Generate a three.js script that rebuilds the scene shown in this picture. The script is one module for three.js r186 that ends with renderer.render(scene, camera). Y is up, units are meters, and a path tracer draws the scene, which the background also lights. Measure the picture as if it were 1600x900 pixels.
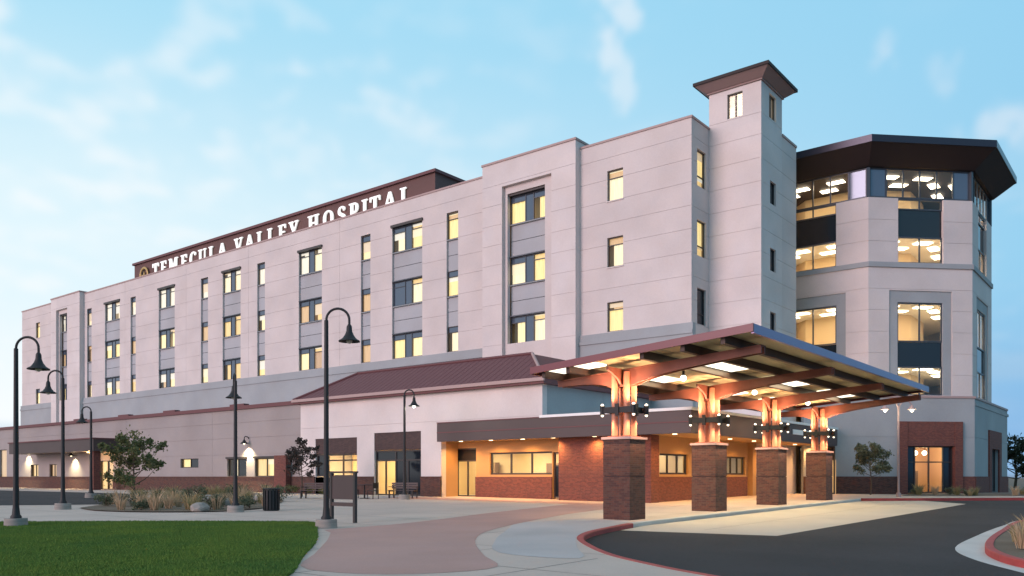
import * as THREE from 'three';
import { mergeGeometries } from 'three/addons/utils/BufferGeometryUtils.js';
import { FontLoader } from 'three/addons/loaders/FontLoader.js';
import { TextGeometry } from 'three/addons/geometries/TextGeometry.js';
import { RectAreaLightUniformsLib } from 'three/addons/lights/RectAreaLightUniformsLib.js';

/* ---------- camera, sky, sun, exposure ---------- */
const scene = new THREE.Scene();
const FX = -0.622, FZ = -0.783;                       // viewing direction in plan
const camera = new THREE.PerspectiveCamera(37.95, 16 / 9, 0.1, 3000);
camera.position.set(0, 1.6, 0);
camera.lookAt(FX * 10, 1.6, FZ * 10);
camera.setViewOffset(1600, 900, 0, -295, 1600, 900);  // shift lens, verticals stay vertical
const renderer = new THREE.WebGLRenderer({ antialias: true });
renderer.toneMapping = THREE.LinearToneMapping;
renderer.toneMappingExposure = 1.35;
renderer.shadowMap.enabled = true;
RectAreaLightUniformsLib.init();

// seeded noise
function rng(seed) { let s = seed >>> 0; return () => { s = (s + 0x6D2B79F5) >>> 0; let t = s; t = Math.imul(t ^ (t >>> 15), t | 1); t ^= t + Math.imul(t ^ (t >>> 7), t | 61); return ((t ^ (t >>> 14)) >>> 0) / 4294967296; }; }
const hash3 = (x, y, z) => { let h = Math.imul(x, 374761393) ^ Math.imul(y, 668265263) ^ Math.imul(z, 2147483647 - 1013904223); h = Math.imul(h ^ (h >>> 13), 1274126177); h = Math.imul(h ^ (h >>> 16), 2246822519); return ((h ^ (h >>> 15)) >>> 0) / 4294967296; };
const sm = (t) => t * t * (3 - 2 * t), lerp = (a, b, t) => a + (b - a) * t;
const clamp = (x, a = 0, b = 1) => Math.min(b, Math.max(a, x)), sstep = (a, b, x) => sm(clamp((x - a) / (b - a)));
function vnoise(x, y, z = 0, per = 0) {
  const xi = Math.floor(x), yi = Math.floor(y), zi = Math.floor(z), u = sm(x - xi), v = sm(y - yi), w = sm(z - zi);
  const P = per ? (i) => ((i % per) + per) % per : (i) => i;
  const n = (a, b, c) => hash3(P(xi + a), P(yi + b), zi + c);
  return lerp(lerp(lerp(n(0, 0, 0), n(1, 0, 0), u), lerp(n(0, 1, 0), n(1, 1, 0), u), v), lerp(lerp(n(0, 0, 1), n(1, 0, 1), u), lerp(n(0, 1, 1), n(1, 1, 1), u), v), w);
}
function fbm(x, y, z, o, per = 0) { let a = 0, k = 0.5, s = 1; for (let i = 0; i < o; i++) { a += k * vnoise(x * s + i * 17, y * s + i * 5, z * s + i * 31, per ? per * s : 0); k *= 0.5; s *= 2; } return a / (1 - Math.pow(0.5, o)); }

const SUN = new THREE.Vector3(-0.2, 0.22, 0.95).normalize();
// separate small clouds: bearing right of the view axis, elevation, half width, half height (radians), density
const PUFFS = [[0.108, 0.523, 0.03, 0.03, 0.62], [0.135, 0.50, 0.02, 0.02, 0.6], [0.11, 0.46, 0.022, 0.03, 0.6], [0.13, 0.43, 0.018, 0.035, 0.5], [0.03, 0.53, 0.015, 0.012, 0.3], [0.418, 0.435, 0.014, 0.02, 0.4], [0.475, 0.405, 0.016, 0.025, 0.3], [0.54, 0.345, 0.06, 0.022, 0.6], [0.02, 0.33, 0.05, 0.04, 0.22], [-0.25, 0.36, 0.05, 0.03, 0.25]];
{ // dusk sky: blue, unseen zenith greyed to warm the ground, pale towards the sunset side, thin clouds
  const W = 1024, H = 512, d = new Float32Array(W * H * 4);
  for (let j = 0; j < H; j++) {
    const el = ((j + 0.5) / H - 0.5) * Math.PI, ce = Math.cos(el), y = Math.sin(el);
    for (let i = 0; i < W; i++) {
      const az = ((i + 0.5) / W - 0.5) * 2 * Math.PI, x = Math.cos(az) * ce, z = Math.sin(az) * ce;
      const e = Math.max(0, y);
      // glow towards the west (left of the view)
      const wx = -0.98, wz = 0.2, c = (x * wx + z * wz) / Math.max(1e-4, ce);
      const west = sstep(-0.35, 1, c);
      const hi = [lerp(0.22, 0.30, west), lerp(0.47, 0.55, west), lerp(0.65, 0.69, west)], lo = [lerp(0.11, 0.75, west), lerp(0.30, 0.76, west), lerp(0.56, 0.76, west)];
      const mid = [lerp(0.20, 0.58, west), lerp(0.45, 0.70, west), lerp(0.64, 0.745, west)];
      const ze = [0.33, 0.41, 0.50];
      const k = (a) => e < 0.24 ? lerp(lo[a], mid[a], sstep(0, 0.24, e)) : e < 0.5 ? lerp(mid[a], hi[a], sstep(0.24, 0.5, e)) : lerp(hi[a], ze[a], sstep(0.5, 1, e));
      let r = k(0), g = k(1), b = k(2);
      if (y > -0.05) {
        // clouds on a layer overhead
        const q = 1 / (e + 0.12), px = x * q, pz = z * q;
        const big = fbm(px * 0.55 + 3.1, pz * 0.55 + 7.7, 1.3, 4), fine = fbm(px * 11, pz * 11, 4.4, 5);
        const mot = sstep(0.44, 0.74, fine) * sstep(0.42, 0.6, big) * 0.6 * (0.2 + 0.8 * west);
        const puffN = fbm(px * 2.1 + 11.3, pz * 2.1 + 2.9, 7.7, 6);
        let puff = sstep(0.60, 0.74, puffN) * 0.16;
        if (ce > 0.7) for (const [ca, cel, w, hgt, k] of PUFFS) { const da = Math.atan2(-0.783 * x * -1 + 0.622 * z * -1, -(0.622 * x + 0.783 * z)) - ca, de = el - cel, q2 = (da / w) ** 2 + (de / hgt) ** 2; if (q2 < 4) puff = Math.max(puff, k * sstep(0.48, 0.86, fbm(da * 75 + ca * 50, de * 75, 2.2, 6) + 0.3 * (1 - q2))); }
        const wisp = sstep(0.5, 0.8, fbm(x * 5 + 9, y * 30, z * 5, 5)) * sstep(0.42, 0.2, e) * 0.2;
        const bank = sstep(0.5, 0.62, fbm(x * 3 + 2, y * 26, z * 3 + 5, 4)) * sstep(0.17, 0.09, e) * sstep(-0.02, 0.05, e) * 0.5;
        const t = clamp(mot + puff + wisp);
        r = lerp(r, lerp(0.52, 0.72, west), t); g = lerp(g, lerp(0.60, 0.74, west), t); b = lerp(b, lerp(0.68, 0.75, west), t);
        r = lerp(r, 0.30, bank); g = lerp(g, 0.44, bank); b = lerp(b, 0.58, bank);
      } else { r = 0.12; g = 0.12; b = 0.12; }
      const o = (j * W + i) * 4; d[o] = r; d[o + 1] = g; d[o + 2] = b; d[o + 3] = 1;
    }
  }
  const t = new THREE.DataTexture(d, W, H, THREE.RGBAFormat, THREE.FloatType);
  t.mapping = THREE.EquirectangularReflectionMapping; t.magFilter = THREE.LinearFilter; t.minFilter = THREE.LinearFilter; t.needsUpdate = true;
  scene.background = t; scene.environment = t;
}
const sun = new THREE.DirectionalLight(new THREE.Color(1.0, 0.70, 0.72), 1.85);
sun.position.copy(SUN).multiplyScalar(150).add(new THREE.Vector3(-45, 0, -40));
sun.target.position.set(-45, 0, -40); scene.add(sun, sun.target);
sun.castShadow = true; sun.shadow.radius = 60; sun.shadow.mapSize.set(4096, 4096);
Object.assign(sun.shadow.camera, { left: -110, right: 110, top: 70, bottom: -70, near: 1, far: 400 });

/* ---------- textures and materials ---------- */
function dataTex(n, fn, srgb = true) {
  const d = new Uint8Array(n * n * 4);
  for (let j = 0; j < n; j++) for (let i = 0; i < n; i++) { const c = fn(i / n, j / n), o = (j * n + i) * 4; d[o] = clamp(c[0]) * 255; d[o + 1] = clamp(c[1]) * 255; d[o + 2] = clamp(c[2]) * 255; d[o + 3] = 255; }
  const t = new THREE.DataTexture(d, n, n, THREE.RGBAFormat); t.wrapS = t.wrapT = THREE.RepeatWrapping; t.magFilter = THREE.LinearFilter; t.minFilter = THREE.LinearMipmapLinearFilter; t.generateMipmaps = true;
  if (srgb) t.colorSpace = THREE.SRGBColorSpace; t.needsUpdate = true; return t;
}
const enc = (v) => v <= 0.0031308 ? v * 12.92 : 1.055 * Math.pow(v, 1 / 2.4) - 0.055;
// mottled map round a linear base colour: amp = coarse contrast, fine = grain
function mottle(n, size, base, amp, fine, freq = 4, tint = 0, seed = 0) {
  const t = dataTex(n, (u, v) => {
    const a = fbm(u * freq, v * freq, seed, 5, freq) - 0.5, f = hash3(u * n | 0, v * n | 0, seed + 9) - 0.5, q = fbm(u * freq * 2, v * freq * 2, seed + 3.5, 4, freq * 2) - 0.5;
    const m = 1 + amp * 2 * a + fine * f;
    return [enc(base[0] * m * (1 + tint * q)), enc(base[1] * m), enc(base[2] * m * (1 - tint * q))];
  });
  t.repeat.set(1 / size, 1 / size); return t;
}
function bumpTex(n, size, freq, seed) { const t = dataTex(n, (u, v) => { const a = fbm(u * freq, v * freq, seed, 4, freq) * 0.6 + hash3(u * n | 0, v * n | 0, seed) * 0.4; return [a, a, a]; }, false); t.repeat.set(1 / size, 1 / size); return t; }
const fineBump = bumpTex(256, 0.7, 24, 3);
function std(o) { return new THREE.MeshStandardMaterial(o); }
const lin = (r, g, b) => new THREE.Color().setRGB(r, g, b);
const plain = (c, rough = 0.7, metal = 0) => std({ color: lin(...c), roughness: rough, metalness: metal });
const stucco = (c, s) => std({ map: mottle(256, 11, c, 0.13, 0.06, 5, 0.06, s), roughness: 0.93, bumpMap: fineBump, bumpScale: 0.004 });
function brickMat(tones, mortar, s) { // bricks 0.2 x 0.067 m: a few pixels at most in the photograph
  const N = 512, cw = 0.2, ch = 1 / 15, sizeU = 2, sizeV = 2;
  const cell = (u, v) => { const y = v * sizeV / ch, row = Math.floor(y), x = u * sizeU / cw + (row % 2) * 0.5, col = ((Math.floor(x) % 10) + 10) % 10; return [x - Math.floor(x), y - row, col, row]; };
  const m = dataTex(N, (u, v) => { const [a, b, c, r] = cell(u, v); const j = a < 0.05 || b < 0.14; const h = hash3(c, r, s), k = tones[Math.floor(h * tones.length) % tones.length], n = 0.82 + 0.36 * fbm(u * 32, v * 32, s, 3, 32); return (j ? mortar : k).map((q) => enc(q * n)); });
  const b = dataTex(N, (u, v) => { const [a, bb] = cell(u, v); const h = a < 0.05 || bb < 0.14 ? 0 : 0.8 + 0.2 * hash3(u * N | 0, v * N | 0, 5); return [h, h, h]; }, false);
  m.repeat.set(0.5, 0.5); b.repeat.set(0.5, 0.5);
  return std({ map: m, bumpMap: b, bumpScale: 0.008, roughness: 0.88 });
}
const M = {
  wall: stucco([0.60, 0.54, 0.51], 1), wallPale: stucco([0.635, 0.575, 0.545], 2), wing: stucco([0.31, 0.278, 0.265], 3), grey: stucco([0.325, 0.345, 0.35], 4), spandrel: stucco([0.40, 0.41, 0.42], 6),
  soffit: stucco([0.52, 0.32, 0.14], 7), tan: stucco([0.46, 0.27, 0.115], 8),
  cap: plain([0.38, 0.27, 0.25], 0.6), maroon: plain([0.125, 0.043, 0.045], 0.62), brown: std({ map: mottle(256, 5, [0.058, 0.038, 0.036], 0.15, 0.08, 4, 0.05, 12), roughness: 0.5 }),
  penthouse: std({ map: mottle(256, 6, [0.115, 0.05, 0.042], 0.14, 0.06, 4, 0.06, 13), roughness: 0.65 }),
  darkEave: plain([0.022, 0.011, 0.010], 0.7), fasciaMetal: std({ color: lin(0.035, 0.035, 0.05), roughness: 0.3, metalness: 0.6 }),
  brick: brickMat([[0.09, 0.036, 0.027], [0.112, 0.043, 0.03], [0.07, 0.031, 0.026], [0.10, 0.047, 0.035]], [0.09, 0.06, 0.048], 3),
  brickRed: brickMat([[0.16, 0.05, 0.038], [0.19, 0.06, 0.042], [0.135, 0.045, 0.036]], [0.15, 0.085, 0.07], 8),
  darkBrick: brickMat([[0.07, 0.042, 0.04], [0.085, 0.05, 0.045], [0.06, 0.038, 0.037]], [0.07, 0.055, 0.05], 11),
  steel: std({ map: mottle(256, 2, [0.19, 0.062, 0.038], 0.2, 0.1, 6, 0.1, 14), roughness: 0.6 }), post: plain([0.50, 0.20, 0.115], 0.45),
  deck: std({ map: mottle(128, 3, [0.42, 0.37, 0.22], 0.12, 0.05, 4, 0.05, 15), roughness: 0.7 }), purlin: plain([0.06, 0.034, 0.026], 0.6),
  canopyEdgeSky: std({ color: lin(0.20, 0.15, 0.26), roughness: 0.32, metalness: 0.55 }), canopyEdgeRed: plain([0.16, 0.035, 0.045], 0.4),  // purple edge: blue sky reflection on brown metal put into the colour
  black: plain([0.010, 0.010, 0.011], 0.6), frame: plain([0.035, 0.028, 0.026], 0.45), frameBlue: plain([0.06, 0.07, 0.085], 0.4, 0.3), white: plain([0.78, 0.78, 0.76], 0.6),
  darkGlass: std({ color: lin(0.012, 0.016, 0.022), roughness: 0.06, metalness: 0 }), blueGlass: std({ color: lin(0.11, 0.14, 0.185), roughness: 0.08, metalness: 0.4 }),
  glass: new THREE.MeshPhysicalMaterial({ color: lin(0.95, 0.97, 0.97), roughness: 0.02, transmission: 1, thickness: 0, ior: 1.5 }),
  interior: plain([0.62, 0.47, 0.28], 0.9), interiorWarm: plain([0.58, 0.36, 0.2], 0.9), interiorFloor: plain([0.22, 0.13, 0.07], 0.5), ceiling: plain([0.75, 0.7, 0.6], 0.9),
  concrete: std({ map: mottle(512, 14, [0.50, 0.405, 0.34], 0.16, 0.09, 6, 0.05, 21), roughness: 0.8, bumpMap: fineBump, bumpScale: 0.003 }),
  apron: std({ map: mottle(512, 11, [0.52, 0.445, 0.36], 0.12, 0.07, 6, 0.05, 22), roughness: 0.78, bumpMap: fineBump, bumpScale: 0.003 }),
  pink: std({ map: mottle(512, 10, [0.42, 0.25, 0.21], 0.14, 0.10, 6, 0.08, 23), roughness: 0.8, bumpMap: fineBump, bumpScale: 0.003 }),
  coolConcrete: std({ map: mottle(512, 10, [0.43, 0.395, 0.375], 0.14, 0.08, 6, 0.05, 24), roughness: 0.8, bumpMap: fineBump, bumpScale: 0.003 }),
  asphalt: std({ map: mottle(512, 13, [0.021, 0.020, 0.021], 0.5, 0.5, 6, 0.05, 25), roughness: 0.95, bumpMap: fineBump, bumpScale: 0.008 }),
  dirt: std({ map: mottle(256, 6, [0.14, 0.105, 0.07], 0.3, 0.3, 6, 0.1, 26), roughness: 1 }), lawn: std({ map: mottle(512, 4, [0.075, 0.115, 0.022], 0.35, 0.5, 8, 0.25, 27), roughness: 1 }),
  kerbRed: std({ map: mottle(256, 2.5, [0.36, 0.05, 0.045], 0.25, 0.15, 8, 0.1, 28), roughness: 0.7 }), gutter: std({ map: mottle(256, 5, [0.5, 0.49, 0.46], 0.14, 0.08, 6, 0.03, 29), roughness: 0.8 }),
  bark: std({ map: mottle(128, 0.6, [0.09, 0.065, 0.045], 0.4, 0.3, 4, 0.1, 30), roughness: 1 }), rock: std({ map: mottle(128, 1, [0.3, 0.27, 0.24], 0.3, 0.2, 4, 0.1, 31), roughness: 0.95 }),
  capDark: plain([0.27, 0.185, 0.17], 0.7),
  gold: plain([0.45, 0.3, 0.1], 0.4, 0.2),
};
const leafMat = (c) => new THREE.MeshPhysicalMaterial({ color: lin(...c), roughness: 0.85, transmission: 0.25, thickness: 0, side: THREE.DoubleSide });
const emit = (c, k, base = [0.5, 0.45, 0.35]) => std({ color: lin(...base), emissive: lin(...c), emissiveIntensity: k, roughness: 0.9 });
// a curtain with room light put into its own glow, woven stripes
const cloth = dataTex(128, (u, v) => { const a = 0.78 + 0.22 * fbm(u * 24, v * 2, 2, 3, 24); return [a, a * 0.98, a * 0.95]; });
const curtainMats = [[1, 0.77, 0.30, 0.95], [1, 0.83, 0.44, 1.0], [1, 0.68, 0.24, 0.75], [1, 0.88, 0.60, 0.95], [1, 0.60, 0.26, 0.5], [0.95, 0.92, 0.82, 0.85], [0.80, 0.42, 0.2, 0.4]].map(([r, g, b, k]) => std({ color: lin(0.4, 0.33, 0.22), emissive: lin(r, g, b), emissiveMap: cloth, emissiveIntensity: k, roughness: 0.9, side: THREE.DoubleSide }));

/* ---------- helpers ---------- */
const taken = new Map();
function numbered(n) { const k = taken.get(n) || 0; taken.set(n, k + 1); return k ? `${n}_${String(k).padStart(3, '0')}` : n; }
function tag(o, label, category, group) { o.userData.label = label; o.userData.category = category; if (group) o.userData.group = group; return o; }
function thing(name, label, category, [x, y, z] = [0, 0, 0], group) { const o = new THREE.Group(); o.name = numbered(name); o.position.set(x, y, z); scene.add(o); return tag(o, label, category, group); }
function struct(name, geo, mat) { const m = new THREE.Mesh(geo, mat); m.name = numbered(name); m.userData.kind = 'structure'; m.receiveShadow = m.castShadow = true; scene.add(m); return m; }
// a facet: origin in plan and a turn about y; local x runs right along the face, z points out of it
const facet = (x, z, deg = 0, y = 0) => ({ x, y, z, a: deg * Math.PI / 180 });
const ID = facet(0, 0, 0);
function part(parent, name, geo, mat, f = ID, off = [0, 0, 0]) {
  const m = new THREE.Mesh(geo, mat); m.name = name; m.castShadow = m.receiveShadow = true;
  const c = Math.cos(f.a), s = Math.sin(f.a), [ox, oy, oz] = off, b = parent.userData.base || parent.position;
  m.position.set(f.x + c * ox + s * oz - b.x, f.y + oy - b.y, f.z - s * ox + c * oz - b.z); m.rotation.y = f.a; parent.add(m); return m;
}
function sub(parent, name, geo, mat, off = [0, 0, 0]) { const m = new THREE.Mesh(geo, mat); m.name = name; m.castShadow = m.receiveShadow = true; m.position.set(...off); parent.add(m); return m; }
function uvBox(g) { // uv in metres from position and normal
  const p = g.attributes.position, n = g.attributes.normal, u = new Float32Array(p.count * 2);
  for (let i = 0; i < p.count; i++) { const ax = Math.abs(n.getX(i)), ay = Math.abs(n.getY(i)), az = Math.abs(n.getZ(i)); if (ay > ax && ay > az) { u[2 * i] = p.getX(i); u[2 * i + 1] = p.getZ(i); } else if (ax > az) { u[2 * i] = p.getZ(i); u[2 * i + 1] = p.getY(i); } else { u[2 * i] = p.getX(i); u[2 * i + 1] = p.getY(i); } }
  g.setAttribute('uv', new THREE.BufferAttribute(u, 2)); return g;
}
function bx(x0, x1, y0, y1, z0, z1) { const g = new THREE.BoxGeometry(x1 - x0, y1 - y0, z1 - z0); g.translate((x0 + x1) / 2, (y0 + y1) / 2, (z0 + z1) / 2); return uvBox(g); }
const merge = (l) => l.length === 1 ? l[0] : mergeGeometries(l.map((g) => { const q = g.index ? g.toNonIndexed() : g; for (const k of Object.keys(q.attributes)) if (!['position', 'normal', 'uv'].includes(k)) q.deleteAttribute(k); return q; }));
function tube(pts, r, seg = 12, rad = 8) { return new THREE.TubeGeometry(new THREE.CatmullRomCurve3(pts.map((p) => new THREE.Vector3(...p))), seg, r, rad); }
function extrude(pts, d, bevel = 0) { const s = new THREE.Shape(pts.map((p) => new THREE.Vector2(...p))); return uvBox(new THREE.ExtrudeGeometry(s, { depth: d, bevelEnabled: bevel > 0, bevelSize: bevel, bevelThickness: bevel, bevelSegments: 1 })); }
function poly(faces) { // planar faces given as lists of points, flat shaded
  const p = [], n = [];
  for (const f of faces) { const [a, b, c] = f.map((q) => new THREE.Vector3(...q)); const nn = b.clone().sub(a).cross(c.clone().sub(a)).normalize(); for (let i = 1; i + 1 < f.length; i++) for (const q of [f[0], f[i], f[i + 1]]) { p.push(...q); n.push(nn.x, nn.y, nn.z); } }
  const g = new THREE.BufferGeometry(); g.setAttribute('position', new THREE.Float32BufferAttribute(p, 3)); g.setAttribute('normal', new THREE.Float32BufferAttribute(n, 3)); return uvBox(g);
}
// rectangle minus rectangular holes, as a list of rectangles
function minus(r, holes) { let out = [r]; for (const h of holes) { const nx = []; for (const [a, b, c, d] of out) { const [p, q, s, t] = h; if (p >= b || q <= a || s >= d || t <= c) { nx.push([a, b, c, d]); continue; } if (p > a) nx.push([a, p, c, d]); if (q < b) nx.push([q, b, c, d]); const l = Math.max(a, p), k = Math.min(b, q); if (s > c) nx.push([l, k, c, s]); if (t < d) nx.push([l, k, t, d]); } out = nx; } return out; }
// rectangles that touch along an edge belong to one piece
function pieces(l) { const out = []; const left = l.slice(); while (left.length) { const g = [left.pop()]; for (let i = 0; i < g.length; i++) for (let j = left.length - 1; j >= 0; j--) { const p = g[i], q = left[j], ox = Math.min(p[1], q[1]) - Math.max(p[0], q[0]), oy = Math.min(p[3], q[3]) - Math.max(p[2], q[2]); if ((ox > -1e-6 && oy > 1e-3) || (oy > -1e-6 && ox > 1e-3)) g.push(...left.splice(j, 1)); } out.push(g); } return out; }
// wall on a facet: a solid wall behind and panels proud of it, with real joints between them
function wall(parent, f, [x0, x1, y0, y1], holes, xj, yj, mat, thick = 0.3, name = 'wall_panel', t = 0.03) {
  for (const grp of pieces(minus([x0, x1, y0, y1], holes))) part(parent, 'wall', merge(grp.map(([a, b, c, d]) => bx(a, b, c, d, -thick, -t))), mat, f);
  const xs = [x0, ...xj.slice().sort((p, q) => p - q).filter((v) => v > x0 + 0.2 && v < x1 - 0.2), x1], ys = [y0, ...yj.filter((v) => v > y0 + 0.2 && v < y1 - 0.2), y1], G = 0.009;
  for (let i = 0; i + 1 < xs.length; i++) for (let j = 0; j + 1 < ys.length; j++) {
    const r = [xs[i] + (i ? G : 0), xs[i + 1] - (i + 2 < xs.length ? G : 0), ys[j] + (j ? G : 0), ys[j + 1] - (j + 2 < ys.length ? G : 0)];
    const l = minus(r, holes).filter(([a, b, c, d]) => b - a > 0.01 && d - c > 0.01);
    for (const grp of pieces(l)) part(parent, name, merge(grp.map(([a, b, c, d]) => bx(a, b, c, d, -t + 0.001, 0))), mat, f);
  }
}
// window: a frame with cells; cells = [{x0,x1,y0,y1 as fractions, kind}]
const gcache = new Map(), RW = rng(91);
const blindMats = [[1, 0.80, 0.45, 0.55], [1, 0.70, 0.36, 0.38], [0.9, 0.85, 0.7, 0.5]].map(([p, q, v, k]) => std({ color: lin(0.5, 0.46, 0.38), emissive: lin(p, q, v), emissiveIntensity: k, roughness: 0.9 }));
const cached = (k, fn) => { if (!gcache.has(k)) gcache.set(k, fn()); return gcache.get(k); };
function curtainGeo(w, h) { return cached(`c${w.toFixed(2)},${h.toFixed(2)}`, () => { const n = Math.max(8, Math.round(w * 16)), g = new THREE.PlaneGeometry(w, h, n, 1), p = g.attributes.position; for (let i = 0; i < p.count; i++) p.setZ(i, 0.035 * Math.sin(p.getX(i) * 31) + 0.015 * Math.sin(p.getX(i) * 83)); g.computeVertexNormals(); return g; }); }
function win(parent, f, x, y, w, h, cells, o = {}) {
  const b = o.bar || 0.06, d = o.depth || 0.1, key = `w${w.toFixed(2)},${h.toFixed(2)},${cells.map((c) => c.r.join()).join('|')},${b},${d}`;
  const geo = cached(key, () => { const l = [bx(0, b, 0, h, -d, 0), bx(w - b, w, 0, h, -d, 0), bx(b, w - b, 0, b, -d, 0), bx(b, w - b, h - b, h, -d, 0)]; for (const { r: [p, q, s, t] } of cells) { if (q < 1) l.push(bx(q * w - b / 2, q * w + b / 2, Math.max(b, s * h), Math.min(h - b, t * h), -d + 0.01, -0.008)); if (t < 1) l.push(bx(Math.max(b, p * w) + 0.001, Math.min(w - b, q * w) - 0.001, t * h - b / 2, t * h + b / 2, -d + 0.015, -0.012)); } return merge(l); });
  const fr = part(parent, o.name || 'window', geo, o.mat || M.frame, f, [x, y, o.z ?? -0.12]);
  for (const { r: [p, q, s, t], k } of cells) {
    const cw = (q - p) * w - b, ch = (t - s) * h - b, cx = (p + q) / 2 * w, cy = (s + t) / 2 * h, pg = cached(`p${cw.toFixed(3)},${ch.toFixed(3)}`, () => new THREE.BoxGeometry(cw, ch, 0.006));
    if (k === 'open') { sub(fr, 'pane', new THREE.PlaneGeometry(cw, ch), M.glass, [cx, cy, -d * 0.5]); continue; }
    if (k === 'dark' || k === 'blue') { sub(fr, 'pane', pg, k === 'dark' ? M.darkGlass : M.blueGlass, [cx, cy, -d * 0.55]); continue; }
    sub(fr, 'pane', cached(`q${cw.toFixed(3)},${ch.toFixed(3)}`, () => new THREE.PlaneGeometry(cw, ch)), M.glass, [cx, cy, -d * 0.5]);
    const cov = RW() < 0.35 ? 0.62 + 0.2 * RW() : 1, sd = RW() < 0.5 ? -1 : 1, fw = Math.round((cw + b * 0.9) * cov * 20) / 20;
    sub(fr, 'curtain', curtainGeo(fw, ch + b * 0.9), curtainMats[k], [cx + sd * (cw + b * 0.9 - fw) / 2, cy, -d - 0.08]);
    if (RW() < 0.4) { const bh = Math.round(ch * (0.2 + 0.45 * RW()) * 10) / 10; sub(fr, 'blind', cached(`b${cw.toFixed(2)},${bh}`, () => new THREE.BoxGeometry(cw + b * 0.8, bh, 0.01)), blindMats[Math.floor(RW() * 3)], [cx, cy + ch / 2 - bh / 2, -d - 0.02]); }
  }
  return fr;
}
function areaLight(parent, [x, y, z], w, d, color, k, up = false) { const l = new THREE.RectAreaLight(color, k, w, d); const b = parent.userData.base || parent.position; l.position.set(x - b.x, y - b.y, z - b.z); l.rotation.x = up ? Math.PI / 2 : -Math.PI / 2; l.name = 'area_light'; parent.add(l); return l; }
function point(parent, p, color, k, r = 3) { const l = new THREE.PointLight(color, k, 0, 2); const b = parent.userData.base || parent.position; l.position.set(p[0] - b.x, p[1] - b.y, p[2] - b.z); l.castShadow = true; l.shadow.radius = r; l.name = 'lamp_light'; parent.add(l); return l; }
function spot(parent, p, to, color, k, ang, r = 3) { const l = new THREE.SpotLight(color, k, 0, ang, 0.7, 2); const b = parent.userData.base || parent.position; l.position.set(p[0] - b.x, p[1] - b.y, p[2] - b.z); l.target.position.set(to[0] - b.x, to[1] - b.y, to[2] - b.z); l.castShadow = true; l.shadow.radius = r; l.name = 'spot_light'; l.target.name = 'spot_target'; parent.add(l, l.target); return l; }
const WARM = lin(1, 0.72, 0.38), ORANGE = lin(1, 0.55, 0.2), COOLW = lin(1, 0.9, 0.68);

/* ---------- ground: rises gently to the building ---------- */
const depth = (x, z) => FX * x + FZ * z, KF = 50;
const gh = (x, z) => 0.0143 * (Math.min(KF, depth(x, z)) - 15);
function clip(pts, sgn) { const out = []; for (let i = 0; i < pts.length; i++) { const a = pts[i], b = pts[(i + 1) % pts.length], da = sgn * (depth(...a) - KF), db = sgn * (depth(...b) - KF); if (da >= 0) out.push(a); if ((da > 0 && db < 0) || (da < 0 && db > 0)) { const t = da / (da - db); out.push([lerp(a[0], b[0], t), lerp(a[1], b[1], t)]); } } return out; }
function sheetGeo(pts, dy) {
  const P = [], U = [];
  for (const s of [-1, 1]) { let q = clip(pts, s); if (q.length < 3) continue; const v = q.map((p) => new THREE.Vector2(p[0], -p[1])); if (THREE.ShapeUtils.isClockWise(v)) { v.reverse(); q = q.slice().reverse(); } for (const t of THREE.ShapeUtils.triangulateShape(v, [])) for (const i of t) { P.push(q[i][0], gh(...q[i]) + dy, q[i][1]); U.push(q[i][0], q[i][1]); } }
  const g = new THREE.BufferGeometry(); g.setAttribute('position', new THREE.Float32BufferAttribute(P, 3)); g.setAttribute('uv', new THREE.Float32BufferAttribute(U, 2)); g.computeVertexNormals(); return g;
}
function smooth(pts, n) { return new THREE.CatmullRomCurve3(pts.map(([x, z]) => new THREE.Vector3(x, 0, z)), false, 'centripetal').getPoints(n).map((p) => [p.x, p.z]); }
// kerb: a swept block with a rounded top edge along a line; side = +1 puts its body to the left of travel
function kerbGeo(line, w, y0, y1, side) {
  const prof = [[0, y0], [0, y1 - 0.02], [0.02, y1], [w, y1], [w, y0]], P = [], U = [];
  const pos = line.map((p, i) => { const a = line[Math.max(0, i - 1)], b = line[Math.min(line.length - 1, i + 1)], dx = b[0] - a[0], dz = b[1] - a[1], L = Math.hypot(dx, dz), nx = dz / L * side, nz = -dx / L * side; return prof.map(([o, y]) => [p[0] + nx * o, gh(p[0], p[1]) + y, p[1] + nz * o]); });
  let s = 0; for (let i = 0; i + 1 < line.length; i++) { const L = Math.hypot(line[i + 1][0] - line[i][0], line[i + 1][1] - line[i][1]); for (let k = 0; k + 1 < prof.length; k++) { const q = [pos[i][k], pos[i + 1][k], pos[i + 1][k + 1], pos[i][k + 1]], u = [[s, k * 0.15], [s + L, k * 0.15], [s + L, k * 0.15 + 0.15], [s, k * 0.15 + 0.15]]; for (const j of [0, 1, 2, 0, 2, 3]) { P.push(...q[j]); U.push(...u[j]); } } s += L; }
  const g = new THREE.BufferGeometry(); g.setAttribute('position', new THREE.Float32BufferAttribute(P, 3)); g.setAttribute('uv', new THREE.Float32BufferAttribute(U, 2)); g.computeVertexNormals(); return g;
}
const DR = -0.13;
struct('ground', sheetGeo([[-900, 300], [500, 300], [500, -900], [-900, -900]], -0.22), M.dirt);
struct('driveway', sheetGeo([[-13.3, -60], [-13.3, -23.6], [-13, -16], [-6, -11], [-3, 14], [60, 14], [60, -75], [10, -70]], DR), M.asphalt);
const kerbLine = [[-13.35, -55], ...smooth([[-13.35, -40], [-13.3, -23.6], [-12.85, -20.9], [-12.35, -19.0], [-11.55, -17.4], [-10.3, -15.9], [-8.82, -14.5], [-7.6, -13.7], [-6.4, -13.05], [-3.5, -12.0], [0.5, -11.2], [6, -10.6]], 60)];
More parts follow.
